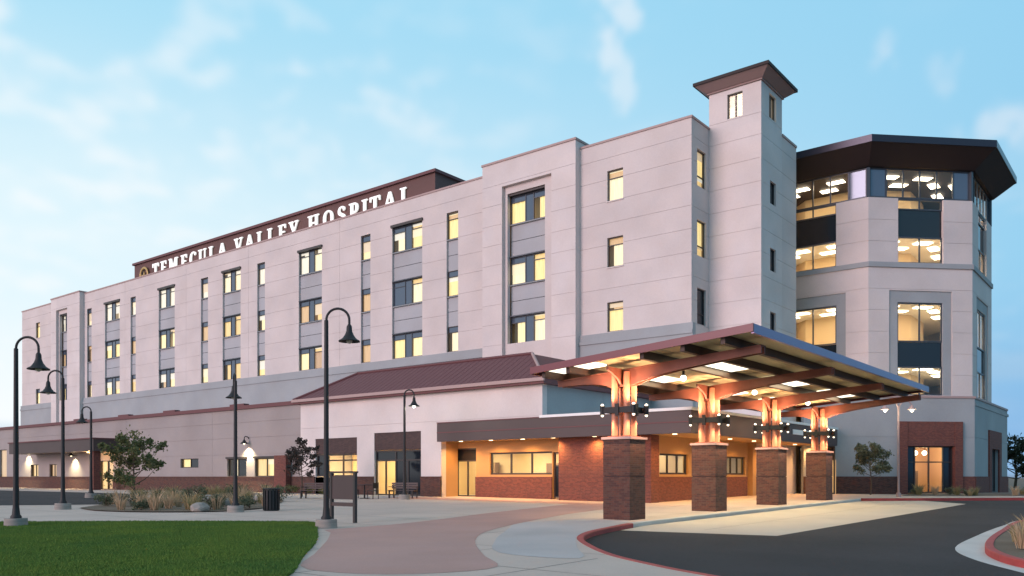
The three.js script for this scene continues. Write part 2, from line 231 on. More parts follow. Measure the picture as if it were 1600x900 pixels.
struct('canopy_lane', sheetGeo([[-13.3, -54], [-13.3, -23.5], [-12.9, -21.4], [-8.56, -22.4], [-8.25, -41], [-8.2, -46.5], [-11.5, -50]], DR + 0.005), M.apron);
struct('plaza', sheetGeo([...kerbLine.map(([x, z]) => [x - 0.03, z + 0.02]), [6, 40], [-160, 40], [-160, -36], [-45, -36], [-45, -56], [-13.35, -56]], 0), M.concrete);
const kSplit = kerbLine.findIndex(([x, z]) => z > -23.2);
struct('kerb', kerbGeo(kerbLine.slice(kSplit), 0.17, DR - 0.05, 0.006, -1), M.kerbRed);
struct('kerb', kerbGeo(kerbLine.slice(0, kSplit + 1), 0.17, DR - 0.05, 0.006, -1), M.gutter);
// far kerb and walk in front of the octagonal tower
const farKerb = [[-13.2, -46.8], [-11.3, -48.6], [-6.7, -53.2], [4, -63.9], [20, -79.9]];
struct('walkway', sheetGeo([...farKerb, [4, -82], [-13.2, -62]], 0.012), M.concrete);
struct('kerb', kerbGeo(farKerb, 0.17, DR - 0.05, 0.02, 1), M.kerbRed);
struct('planting_bed', sheetGeo([[-12.6, -52.0], [-9.5, -53.8], [-2, -61.5], [2, -67], [-8, -68], [-13.5, -61]], 0.03), M.dirt);
// paving bands of tinted concrete, and greyer patches
struct('paving_band', sheetGeo(smooth([[-18.6, -15.0], [-18.7, -18.0], [-20.6, -25.5], [-21.6, -33], [-19.6, -32.8], [-17.3, -24.5], [-14.8, -17.6], [-13.2, -15.2], [-11.0, -12.9], [-9.4, -11.3], [-10.2, -9.6], [-11.9, -9.2], [-13.9, -11.0], [-16.0, -13.0], [-17.7, -14.5]], 60), 0.005), M.pink);
struct('paving_band', sheetGeo([[-34, -33.4], [-21.8, -33.4], [-22, -31.9], [-34, -31.6]], 0.006), M.pink);
struct('paving_patch', sheetGeo(smooth([[-16.2, -20.5], [-14.5, -18.0], [-12.9, -15.6], [-10.8, -13.3], [-9.1, -13.5], [-10.4, -15.4], [-12.2, -18.2], [-13.3, -22.0], [-13.9, -23.5], [-15.6, -23.2]], 40), 0.0045), M.coolConcrete);  // plain concrete; its blue sky reflection is put into this greyer colour
struct('paving_patch', sheetGeo([[-42, -34.3], [-34.2, -34.3], [-33.5, -30.6], [-40, -27.4]], 0.005), M.coolConcrete);
// sealed joints between the concrete slabs
function joints(P, box, step, dy, w) { const g = []; const seg = (x0, z0, x1, z1) => { const a = w / 2, h = z0 === z1; g.push(sheetGeo(h ? [[x0, z0 - a], [x1, z0 - a], [x1, z0 + a], [x0, z0 + a]] : [[x0 - a, z0], [x0 + a, z0], [x0 + a, z1], [x0 - a, z1]], dy)); }; for (let x = box[0]; x <= box[1]; x += step) for (let z = box[2]; z < box[3]; z += 0.75) if (inPoly(x, z + 0.1, P) && inPoly(x, z + 0.65, P)) seg(x, z, x, z + 0.75); for (let z = box[2]; z <= box[3]; z += step) for (let x = box[0]; x < box[1]; x += 0.75) if (inPoly(x + 0.1, z, P) && inPoly(x + 0.65, z, P)) seg(x, z, x + 0.75, z); return merge(g.filter((q) => q.attributes.position.count)); }
function inPoly(x, z, P) { let c = false; for (let i = 0, j = P.length - 1; i < P.length; j = i++) if ((P[i][1] > z) !== (P[j][1] > z) && x < (P[j][0] - P[i][0]) * (z - P[i][1]) / (P[j][1] - P[i][1]) + P[i][0]) c = !c; return c; }
const sealant = plain([0.16, 0.14, 0.125], 0.9);
struct('slab_joints', joints([...kerbLine.map(([x, z]) => [x - 0.2, z]), [-5, 2], [-48, 2], [-48, -33.9], [-20, -33.9], [-19, -50]], [-48, -4, -34, 2], 2.8, 0.003, 0.022), sealant);
struct('slab_joints', joints([[-13.2, -50], [-13.2, -22.6], [-8.7, -22.6], [-8.4, -45]], [-11.0, -10.9, -50, -22.7], 4.4, DR + 0.009, 0.022), sealant);
// lawn
const lawnEdge = [[-70, 22], [-28.81, -10.4], [-25.18, -13.75], [-22.4, -15.9], ...smooth([[-21.3, -16.5], [-20.3, -16.3], [-19.4, -15.4], [-17.5, -13.9], [-15.45, -12.2], [-13.3, -10.2], [-11.3, -8.4], [-9.5, -6.0], [-9, 0]], 30), [-9, 22]];
struct('lawn_soil', sheetGeo(lawnEdge, 0.012), M.lawn);
// car park strip and bed on the left
struct('car_park', sheetGeo([[-110, 0], [-50, -8], [-41.5, -14.6], [-38.4, -18.4], [-42.5, -22.6], [-54, -27.2], [-112, -27.5]], 0.01), M.asphalt);
const bedPoly = smooth([[-35.6, -16.0], [-33, -15.6], [-30.4, -16.5], [-28.9, -18.4], [-29.6, -20.6], [-32.5, -23.6], [-38.2, -27.4], [-42.6, -26.4], [-44.5, -24.6], [-42.0, -22.4], [-38.4, -18.6], [-35.6, -16.0]], 50);
struct('planting_bed', sheetGeo(bedPoly, 0.04), M.dirt);
// traffic island on the right
const islG = smooth([[-2.0, -17.2], [-3.2, -19.2], [-4.0, -21.4], [-4.3, -25.9], [-4.35, -30.8], [-4.2, -34], [-1.5, -38], [3, -38]], 40);
struct('gutter_pan', sheetGeo([...islG, [5, -30], [5, -17], [1, -15.6]], DR + 0.006), M.gutter);
const islK = smooth([[3, -15.9], [-0.5, -16.9], [-2.2, -18.2], [-3.05, -19.9], [-3.5, -22.1], [-3.85, -26.7], [-3.9, -32.2], [-2.2, -36], [3, -37]], 40);
struct('kerb', kerbGeo(islK, 0.17, DR, 0.02, -1), M.kerbRed);
struct('planting_bed', sheetGeo(islK.map(([x, z]) => [x + 0.12, z + (z > -18 ? -0.12 : 0)]), 0.005), M.dirt);

/* ---------- main hospital block ---------- */
const R = rng(77), pick = (a) => a[Math.floor(R() * a.length)];
const ROWS = [[10.9, 12.8], [15.05, 16.95], [19.3, 21.25]];
{
  const b = thing('hospital_building', 'long pinkish stucco hospital block with rows of lit windows behind the low wing', 'building', [-70, 0.5, -52]);
  const F = facet(0, -46), YT = 23.15;
  const wide = [[-48.65, -45.33], [-60.48, -57.32], [-72.26, -69.28], [-84.13, -80.97], [-95.92, -92.5]], thin = [[-42.79, -41.63], [-52.34, -51.19], [-66.63, -65.45], [-76.07, -74.81], [-90.07, -88.96], [-100.3, -99.18]];
  const strips = [...wide, ...thin], single = [[-28.72, -27.54], [-114.3, -113.1]];
  const holes = [...strips.map(([p, q]) => [p, q, 10.9, 21.3]), ...single.flatMap(([p, q]) => ROWS.map(([s, t]) => [p, q, s, t]))];
  const bays = [[-38.8, -30.8], [-108.6, -101]];
  const yj = [12.3, 13.7, 15.1, 16.5, 17.9, 19.3, 20.7, 22.1], xj = [-55, -68, -78.8, -91.3];
  wall(b, F, [-30.8, -22.8, 10.85, YT], holes, [], yj, M.wall);
  wall(b, F, [-101, -38.8, 10.85, YT], holes, xj, yj, M.wall);
  wall(b, F, [-118.5, -108.6, 10.85, YT], holes, [], yj, M.wall);
  // grey base course, a little proud, with a drip ledge
  const FB = facet(0, -45.85);
  for (const [p, q] of [[-30.8, -22.65], [-101, -38.8], [-118.6, -108.6]]) {
    part(b, 'base_wall', bx(p, q, 0.3, 10.2, -0.4, 0), M.grey, FB);
    part(b, 'ledge', bx(p, q, 10.2, 10.42, -0.4, 0.07), M.grey, FB);
    part(b, 'base_wall', bx(p, q, 10.42, 10.848, -0.4, 0), M.grey, FB);
  }
  // proud bays with a sunk frame round their windows
  for (const [i, [p, q]] of bays.entries()) {
    const BF = facet(0, -45.45), m = (p + q) / 2, r0 = i ? -107.2 : -37.0, r1 = i ? -104.2 : -32.75, yt = i ? 23.35 : 23.65;
    wall(b, BF, [p, q, 0.4, yt], [[r0, r1, 5, 21.9]], [], [10.85, 12.3, 13.7, 15.1, 16.5, 17.9, 19.3, 20.7, 22.1], M.wallPale, 0.3);
    part(b, 'bay_side', bx(p, p + 0.3, 0.4, yt, -2.5, -0.3), M.wallPale, BF); part(b, 'bay_side', bx(q - 0.3, q, 0.4, yt, -2.5, -0.3), M.wallPale, BF);
    part(b, 'bay_recess', merge(minus([r0 - 0.1, r1 + 0.1, 4.8, 22], [[r0 + 0.25, r1 - 0.75, 10.9, 21.4]]).map(([a, c, d, e]) => bx(a, c, d, e, -0.6, -0.302))), M.wall, BF);
    part(b, 'coping', bx(p - 0.06, q + 0.06, yt, yt + 0.14, -2.5, 0.07), M.cap, BF);
    strips.push([r0 + 0.25, r1 - 0.75]); wide.push([r0 + 0.25, r1 - 0.75]);
  }
  for (const [p, q] of [[-30.78, -22.74], [-100.9, -38.88], [-118.56, -108.72]]) part(b, 'coping', bx(p, q, YT, YT + 0.13, -0.5, 0.06), M.cap, F);
  // window strips: windows and grey spandrels between them
  const SF = facet(0, -46.1);
  for (const [p, q] of strips) {
    const w = q - p, isW = wide.some(([a]) => a === p), far = p < -60;
    for (const [s, t] of [[12.8, 15.05], [16.95, 19.3]]) {
      part(b, 'spandrel', bx(p, q, s + 0.02, (s + t) / 2 - 0.02, -0.3, -0.08), M.spandrel, SF);
      part(b, 'spandrel', bx(p, q, (s + t) / 2 + 0.02, t - 0.02, -0.3, -0.08), M.spandrel, SF);
      part(b, 'spandrel_backing', bx(p, q, s + 0.02, t - 0.02, -0.36, -0.305), M.spandrel, SF);
    }
    ROWS.forEach(([s, t], row) => {
      const white = far && row === 2, amber = p < -50 && row < 2, ki = () => white ? pick([5, 3]) : amber ? pick([2, 4, 1, 0]) : pick([0, 0, 1, 3]);  // far top row: pale sky reflection put into the white curtain glow
      let cells;
      if (isW) {
        const gone = (p < -57 && p > -61 && row === 0) || (p < -45 && p > -49 && row === 1);
        cells = [{ r: [0, 0.4, 0, 0.78], k: gone && row === 1 ? 'blue' : ki() }, { r: [0.4, 0.62, 0, 1], k: R() < 0.9 ? 'blue' : 'dark' }, { r: [0.62, 1, 0, 0.78], k: gone && row === 0 ? 6 : ki() }, { r: [0, 0.4, 0.78, 1], k: white ? 5 : 'blue' }, { r: [0.62, 1, 0.78, 1], k: white ? 5 : pick(['blue', 2]) }];
      } else cells = [{ r: [0, 1, 0, 0.76], k: ki() }, { r: [0, 1, 0.76, 1], k: pick(['blue', 'blue', 4]) }];
      const g = win(b, SF, p + 0.01, s, w - 0.02, t - s, cells, { mat: isW ? M.frameBlue : M.frame, z: -0.02 });
      if (row === 2 && isW) sub(g, 'sunshade', bx(-0.08, w + 0.08, t - s, t - s + 0.2, -0.05, 0.26), M.frame);
      if (row < 2 && isW) sub(g, 'sunshade', bx(0, w - 0.02, t - s + 0.005, t - s + 0.09, -0.05, 0.16), M.frameBlue);
      sub(g, 'sill', bx(0, w - 0.02, -0.06, -0.004, -0.06, 0.1), M.grey);
    });
  }
  for (const [p, q] of single) for (const [s, t] of ROWS) { const g = win(b, F, p, s, q - p, t - s, [{ r: [0, 1, 0, 0.74], k: pick([0, 1, 3]) }, { r: [0, 1, 0.74, 1], k: pick(['blue', 4, 2]) }]); sub(g, 'sill', bx(-0.05, q - p + 0.05, -0.08, -0.002, -0.05, 0.17), M.wall); }
  // right return wall with its narrow windows, left end wall, roof
  const RF = facet(-22.8, -46, 90), rh = ROWS.map(([s, t]) => [0.75, 1.95, s, t + 0.3]);
  wall(b, RF, [0.302, 2.4, 0.4, YT], rh, [], [10.85, 12.3, 13.7, 15.1, 16.5, 17.9, 19.3, 20.7, 22.1], M.wall, 0.3);
  rh.forEach(([p, q, s, t], i) => win(b, RF, p, s, q - p, t - s, i ? [{ r: [0, 1, 0, 0.3], k: 2 }, { r: [0, 1, 0.3, 1], k: 0 }] : [{ r: [0, 1, 0, 0.3], k: 'dark' }, { r: [0, 1, 0.3, 1], k: 'dark' }]));
  part(b, 'coping', bx(0.502, 2.4, YT, YT + 0.13, -0.5, 0.06), M.cap, RF);
  part(b, 'end_wall', bx(-118.5, -118.2, 0.4, YT, -66, -46.3), M.wall);
  part(b, 'rear_wall', bx(-118.2, -23.1, 0.4, YT, -66, -65.7), M.wall); part(b, 'end_wall', bx(-23.1, -22.81, 0.4, YT, -66, -48.42), M.wall);
  part(b, 'roof', bx(-118.2, -23.1, 22.3, 22.6, -65.7, -46.3), M.grey);
  part(b, 'inner_wall', bx(-118.2, -23.2, 0.4, 22.2, -47.2, -47.0), M.interior);
}
{ // penthouse behind the parapet, with the lettering
  const p = thing('rooftop_penthouse', 'dark red plant room wall standing on the roof behind the lettering', 'penthouse', [-74, 22.6, -58]);
  wall(p, facet(0, -51), [-98.9, -48.75, 22.62, 27.15], [], [-90, -81, -72, -63, -55.5], [], M.penthouse, 0.3, 'cladding_panel');
  wall(p, facet(-48.75, -51, 90), [0.302, 10, 22.62, 27.15], [], [5], [], M.penthouse, 0.3, 'cladding_panel');
  part(p, 'side_wall', bx(-98.9, -98.6, 22.62, 27.15, -61, -51.3), M.penthouse); part(p, 'rear_wall', bx(-98.6, -49.05, 22.62, 27.15, -61, -60.7), M.penthouse);
  part(p, 'roof', bx(-99.1, -48.55, 27.15, 27.4, -61.2, -50.8), M.maroon);
  const font = await new FontLoader().loadAsync('fonts/droid/droid_serif_bold.typeface.json');
  const s = thing('roof_sign', 'white capital letters spelling the hospital name along the roof', 'sign', [-73, 24.55, -50.85]);
  const txt = 'TEMECULA VALLEY HOSPITAL', size = 1.55, mats = std({ color: lin(0.8, 0.8, 0.78), emissive: lin(1, 0.97, 0.9), emissiveIntensity: 0.45, roughness: 0.5 });
  const adv = (c) => font.data.glyphs[c].ha / font.data.resolution * size; let tot = 0; for (const c of txt) tot += c === ' ' ? 0.75 : adv(c) * 0.94;
  let x = -94.4; const kx = 43.3 / tot;
  for (const c of txt) {
    if (c !== ' ') { const g = new TextGeometry(c, { font, size, depth: 0.14, curveSegments: 5, bevelEnabled: false }); g.scale(1.0, 1, 1); const m = part(s, 'letter', g, mats, facet(x + 0.1, -50.88, 0, 25.02)); m.userData.label = `letter ${c}`; }
    x += (c === ' ' ? 0.75 : adv(c) * 0.94) * kx;
  }
  const e = new THREE.TorusGeometry(0.85, 0.16, 8, 28); e.scale(1, 1, 0.5);
  part(s, 'emblem_ring', e, M.gold, facet(-96.3, -50.8, 0, 25.6));
  for (const a of [0.4, 1.6, 2.7]) { const g = extrude([[0, 0], [0.2, 0.3], [0.12, 0.72], [-0.08, 0.4]], 0.1); g.rotateZ(a - 1.5); part(s, 'emblem_leaf', g, M.gold, facet(-96.3, -50.88, 0, 25.35)); }
}
{ // stair tower
  const b = thing('stair_tower', 'slim square stair tower with an overhanging cap rising above the roofs', 'tower', [-21.1, 0.5, -50.1]);
  const yj = [6.5, 10.85, 12.3, 13.7, 15.1, 16.5, 17.9, 19.3, 20.7, 22.1, 23.4], TT = 25.3;
  wall(b, facet(0, -48.4), [-22.8, -19.45, 0.4, TT], [[-21.6, -20.62, 23.5, 25.0]], [], yj, M.wallPale);
  const wz = [1.4, 2.35], hs = [[18.3, 19.7], [14.2, 15.6], [10.3, 11.7]];
  wall(b, facet(-19.45, -48.4, 90), [0.302, 3.35, 0.4, TT], [...hs.map(([s, t]) => [...wz, s, t]), [1.25, 2.35, 23.5, 25.0]], [], yj, M.wallPale);
  part(b, 'side_wall', bx(-22.8, -22.5, 20, TT, -51.75, -48.7), M.wallPale); part(b, 'rear_wall', bx(-22.5, -19.75, 20, TT, -51.75, -51.45), M.wallPale);
  for (const [s, t] of hs) win(b, facet(-19.45, -48.4, 90), wz[0], s, wz[1] - wz[0], t - s, [{ r: [0, 1, 0, 1], k: 'dark' }]);
  win(b, facet(0, -48.4), -21.6, 23.5, 0.98, 1.5, [{ r: [0, 0.5, 0, 1], k: 3 }, { r: [0.5, 1, 0, 1], k: 3 }]);
  win(b, facet(-19.45, -48.4, 90), 1.25, 23.5, 1.1, 1.5, [{ r: [0, 0.5, 0, 1], k: 3 }, { r: [0.5, 1, 0, 1], k: 3 }]);
  // cornice in three steps, fascia and low roof
  const ring = (o, y0, y1) => bx(-22.8 - o, -19.45 + o, y0, y1, -51.75 - o, -48.4 + o);
  part(b, 'cornice', ring(0.1, TT, TT + 0.1), M.capDark);
  { const g = new THREE.CylinderGeometry((1.675 + 0.66) * Math.SQRT2, (1.675 + 0.14) * Math.SQRT2, 0.4, 4, 1, false, Math.PI / 4).toNonIndexed(); g.computeVertexNormals(); part(b, 'flared_soffit', uvBox(g), M.capDark, facet(-21.125, -50.075, 0, TT + 0.3)); }
  part(b, 'fascia', ring(0.74, TT + 0.502, TT + 0.68), M.darkEave);
  const cx = -21.125, cz = -50.075, e = 2.42, y = TT + 0.682; part(b, 'roof', poly([[[cx - e, y, cz + e], [cx + e, y, cz + e], [cx, y + 0.42, cz]], [[cx + e, y, cz + e], [cx + e, y, cz - e], [cx, y + 0.42, cz]], [[cx + e, y, cz - e], [cx - e, y, cz - e], [cx, y + 0.42, cz]], [[cx - e, y, cz - e], [cx - e, y, cz + e], [cx, y + 0.42, cz]]]), M.maroon);
  // lower stair block behind
  wall(b, facet(-19.45, -51.752, 90), [0, 2.5, 0.4, 23.0], [], [], [6.5, 10.85, 12.3, 13.7, 15.1, 16.5, 17.9, 19.3, 20.7, 22.1], M.wall);
  part(b, 'coping', bx(0, 2.5, 23.0, 23.14, -0.5, 0.06), M.cap, facet(-19.45, -51.752, 90));
  part(b, 'roof', bx(-22.79, -19.76, 22.7, 22.95, -54.2, -51.76), M.grey); part(b, 'rear_wall', bx(-22.79, -19.76, 0.4, 22.69, -54.25, -53.95), M.wall);
}
{ // octagonal corner tower with its podium
  const cx = -19.4, cz = -65.96, L = 7.28, A = L / 2 * (1 + Math.SQRT2);
  const b = thing('octagonal_tower', 'octagonal corner tower with lit glazed strips under a wide dark eave', 'tower', [cx, 0.5, cz]);
  const face = (k, a = A) => { const th = k * Math.PI / 4; return facet(cx + Math.sin(th) * a, cz + Math.cos(th) * a, k * 45); };
  const oct = (a, y0, y1) => { const g = new THREE.CylinderGeometry(a / Math.cos(Math.PI / 8), a / Math.cos(Math.PI / 8), y1 - y0, 8, 1, false, Math.PI / 8); g.translate(0, (y0 + y1) / 2, 0); return g.index ? g.toNonIndexed() : g; };
  const flat = (g) => { g.computeVertexNormals(); return uvBox(g); };
  const hw = 1.58, h = L / 2;
  const strip = [[-hw, hw, 15.6, 19.9], [-hw - 0.62, hw + 0.62, 6.95, 13.8]];
  for (let k = 0; k < 8; k++) {
    const f = face(k), seen = k <= 2 || k === 7;
    if (!seen) { part(b, 'wall', bx(-h, h, 0.4, 21.8, -0.3, 0), M.wall, f); continue; }
    wall(b, f, [-h + 0.0, h, 6.7, 15.3], strip, [], [8.3, 9.7, 11.1, 12.5, 13.9], M.wall, 0.3);
    wall(b, f, [-h, h, 15.62, 19.83], strip, [], [17.0, 18.4], M.wall, 0.3);
    part(b, 'string_course', bx(-h - 0.04, h + 0.04, 15.3, 15.62, -0.3, 0.1), M.grey, f);
    // sunk grey surround of the lower strip
    part(b, 'surround', merge(minus([-hw - 0.62, hw + 0.62, 6.95, 13.8], [[-hw, hw, 6.9, 13.05]]).map(([p, q, s, t]) => bx(p, q, s, t, -0.35, -0.07))), M.grey, f);
    // glazing
    const two = (kind) => [{ r: [0, 0.5, 0, 1], k: kind }, { r: [0.5, 1, 0, 1], k: kind }], o = { mat: M.frameBlue, z: -0.14, bar: 0.09 };
    win(b, f, -hw, 15.62, hw * 2, 1.75, two('open'), o); win(b, f, -hw, 19.13, hw * 2, 0.72, two('open'), o);
    win(b, f, -hw, 6.95, hw * 2, 1.9, two('open'), o); win(b, f, -hw, 10.46, hw * 2, 2.58, two('open'), o);
    part(b, 'spandrel_glass', bx(-hw, hw, 17.38, 19.12, -0.26, -0.2), M.darkGlass, f); part(b, 'spandrel_glass', bx(-hw, hw, 8.86, 10.45, -0.26, -0.2), M.darkGlass, f);
    // clerestory band right round the top
    const q = (i) => i / 6; win(b, f, -h + 0.12, 19.86, L - 0.24, 1.94, [0, 1, 2, 3, 4, 5].map((i) => ({ r: [q(i), q(i + 1), 0, 1], k: i === 0 || i === 5 ? 'blue' : 'open' })), { ...o, name: 'clerestory_window', z: -0.1 });
    part(b, 'corner_post', bx(-0.1, 0.1, 19.84, 21.8, -0.1, 0.1), M.frameBlue, facet(cx + Math.sin((k + 0.5) * Math.PI / 4) * (A - 0.1) / Math.cos(Math.PI / 8), cz + Math.cos((k + 0.5) * Math.PI / 4) * (A - 0.1) / Math.cos(Math.PI / 8), k * 45 + 22.5));
  }
  // eave: sloping soffit, fascia, roof
  const O = 1.45, frus = (a0, a1, y0, y1, open) => { const s = Math.cos(Math.PI / 8), g = new THREE.CylinderGeometry(a1 / s, a0 / s, y1 - y0, 8, 1, open, Math.PI / 8); g.translate(0, (y0 + y1) / 2, 0); return flat(g.toNonIndexed()); };
  const P = facet(cx, cz);
  part(b, 'soffit', frus(A + 0.15, A + O, 21.81, 22.85, false), M.darkEave, P);
  for (let k = 0; k < 8; k++) { const hf = (A + O + 0.06) * Math.tan(Math.PI / 8); part(b, 'fascia', bx(-hf, hf, 22.85, 23.3, -0.3, 0), M.fasciaMetal, face(k, A + O + 0.06)); }
  part(b, 'roof', frus(A + O - 0.2, 0.4, 23.1, 24.0, false), M.maroon, P);
  // inside: floors, a core and ceiling lights
  for (const [y0, y1] of [[16.9 + 0.5, 17.9], [13.06, 13.7], [8.87, 9.4], [4.7, 5.2]]) part(b, 'floor_slab', flat(oct(A - 0.42, y0, y1)), M.ceiling, P);
  part(b, 'core_wall', flat(oct(4.6, 0.5, 21.8)), M.interior, P);
  const lampM = emit([1, 0.86, 0.62], 5);
  for (const [yc, k0] of [[21.75, 1], [17.38, 1], [13.05, 1], [8.86, 1]]) for (const k of [0, 1, 2, 7]) for (const [u, back] of [[-1.3, 1.5], [1.1, 1.5], [0.2, 2.9], [-2.4, 2.6]]) {
    const f = face(k, A - back), l = part(b, 'ceiling_light', bx(-0.55, 0.55, -0.05, -0.01, -0.3, 0.3), lampM, f, [u, yc, 0]);
    if (back === 1.5 && (k < 2 || u < 0)) { const al = new THREE.RectAreaLight(lin(1, 0.72, 0.42), 40, 1.0, 0.55); al.rotation.x = -Math.PI / 2; al.position.y = -0.07; al.name = 'area_light'; l.add(al); }
  }
  // low furniture along the glass (reads as dark shapes at the sill)
  for (const [y, k] of [[17.9, 1], [13.7, 1], [9.4, 1], [13.7, 0], [17.9, 0], [9.4, 0]]) for (const u of [-1.1, 0.1, 1.2]) part(b, 'cabinet', bx(-0.35, 0.35, 0, 0.9 + 0.3 * R(), -0.3, 0.3), M.interiorFloor, face(k, A - 3.0), [u, y, 0]);
}
{ // podium below the octagonal tower
  const b = thing('tower_podium', 'grey stucco ground floor block with brick portal below the octagonal tower', 'building', [-14, 0.5, -60]);
  const s2 = Math.SQRT1_2, ox = -15.6, oz = -56.9;                 // left corner of the 45 degree face
  const f = facet(ox, oz, 45), W = 7.3, YP = 6.75;
  // coordinates along the face: x from 0 (left corner) to W
  wall(b, f, [-4.5, W, 0.3, YP], [[2.0, 6.3, 0.2, 5.15]], [], [4.2], M.grey, 0.35);
  part(b, 'coping', bx(-4.5, W + 0.05, YP, YP + 0.14, -0.6, 0.06), M.cap, f);
  part(b, 'wainscot', bx(-4.5, 2.0, 0.3, 1.62, -0.05, 0.08), M.brick, f); part(b, 'wainscot', bx(6.3, W, 0.3, 1.62, -0.05, 0.08), M.brickRed, f);
  part(b, 'portal_pier', bx(1.95, 2.5, 0.3, 5.2, -0.3, 0.2), M.brickRed, f); part(b, 'portal_pier', bx(5.8, 6.35, 0.3, 5.2, -0.3, 0.2), M.brickRed, f);
  part(b, 'portal_lintel', bx(2.5, 5.8, 3.6, 5.2, -0.3, 0.16), M.brickRed, f);
  win(b, f, 2.5, 0.55, 3.3, 3.05, [{ r: [0, 0.2, 0, 0.66], k: 'dark' }, { r: [0.2, 0.5, 0, 0.66], k: 'open' }, { r: [0.5, 0.8, 0, 0.66], k: 'open' }, { r: [0.8, 1, 0, 0.66], k: 'dark' }, { r: [0, 0.2, 0.66, 1], k: 'dark' }, { r: [0.2, 0.5, 0.66, 1], k: 'open' }, { r: [0.5, 0.8, 0.66, 1], k: 'open' }, { r: [0.8, 1, 0.66, 1], k: 'dark' }], { name: 'glazed_door', z: -0.1, bar: 0.08 });
  // room behind
  part(b, 'room_wall', bx(1.6, 6.8, 0.4, 4.4, -4.2, -4.0), M.interiorWarm, f); part(b, 'room_wall', bx(1.6, 1.8, 0.4, 4.4, -4.0, -0.4), M.interiorWarm, f); part(b, 'room_wall', bx(6.6, 6.8, 0.4, 4.4, -4.0, -0.4), M.interiorWarm, f);
  part(b, 'room_ceiling', bx(1.8, 6.6, 4.0, 4.2, -4.0, -0.4), M.ceiling, f); part(b, 'room_floor', bx(1.8, 6.6, 0.42, 0.54, -4.0, -0.36), M.interiorFloor, f);
  part(b, 'reception_desk', bx(2.9, 4.6, 0.54, 2.0, -2.6, -2.0), M.interiorFloor, f);
  for (const u of [3.5, 4.15, 4.8]) { const l = part(b, 'pendant_lamp', new THREE.SphereGeometry(0.16, 12, 8), emit([1, 0.85, 0.6], 4), f, [u, 3.2, -1.6]); const p = new THREE.PointLight(lin(1, 0.78, 0.45), 5); p.shadow.radius = 6; p.castShadow = true; p.name = 'lamp_light'; l.add(p); sub(l, 'cord', new THREE.CylinderGeometry(0.012, 0.012, 0.64, 5), M.black, [0, 0.48, 0]); }
  // right-hand side face
  const rx = ox + W * s2, rz = oz - W * s2, g = facet(rx, rz, 90);
  wall(b, g, [0.0, 13.5, 0.3, YP], [[6.0, 9.2, 0.3, 4.9]], [], [4.2], M.grey, 0.35);
  part(b, 'coping', bx(-0.05, 13.5, YP, YP + 0.14, -0.6, 0.06), M.cap, g);
  part(b, 'portal_lintel', bx(5.0, 10.2, 3.6, 4.9, -0.02, 0.1), M.brickRed, g); for (const [p, q] of [[5.0, 6.0], [9.2, 10.2]]) part(b, 'portal_pier', bx(p, q, 0.3, 3.6, -0.02, 0.1), M.brickRed, g); part(b, 'portal_backing', bx(6.0, 9.2, 3.6, 4.9, -0.3, -0.03), M.brickRed, g); part(b, 'wainscot', bx(0.05, 5.0, 0.3, 1.62, -0.05, 0.08), M.brickRed, g); part(b, 'wainscot', bx(10.2, 13.5, 0.3, 1.62, -0.05, 0.08), M.brickRed, g);
  win(b, g, 6.0, 0.5, 3.2, 3.1, [{ r: [0, 0.5, 0, 1], k: 'dark' }, { r: [0.5, 1, 0, 1], k: 'dark' }], { z: -0.2 });
  part(b, 'roof', bx(-24, -10.4, 6.3, 6.5, -76, -62.3), M.grey); part(b, 'roof', poly([[[ox, 6.42, oz - 0.5], [rx - 0.4, 6.42, rz], [-24, 6.42, rz - 0.1], [-24, 6.42, oz - 0.5]]]), M.grey);
}
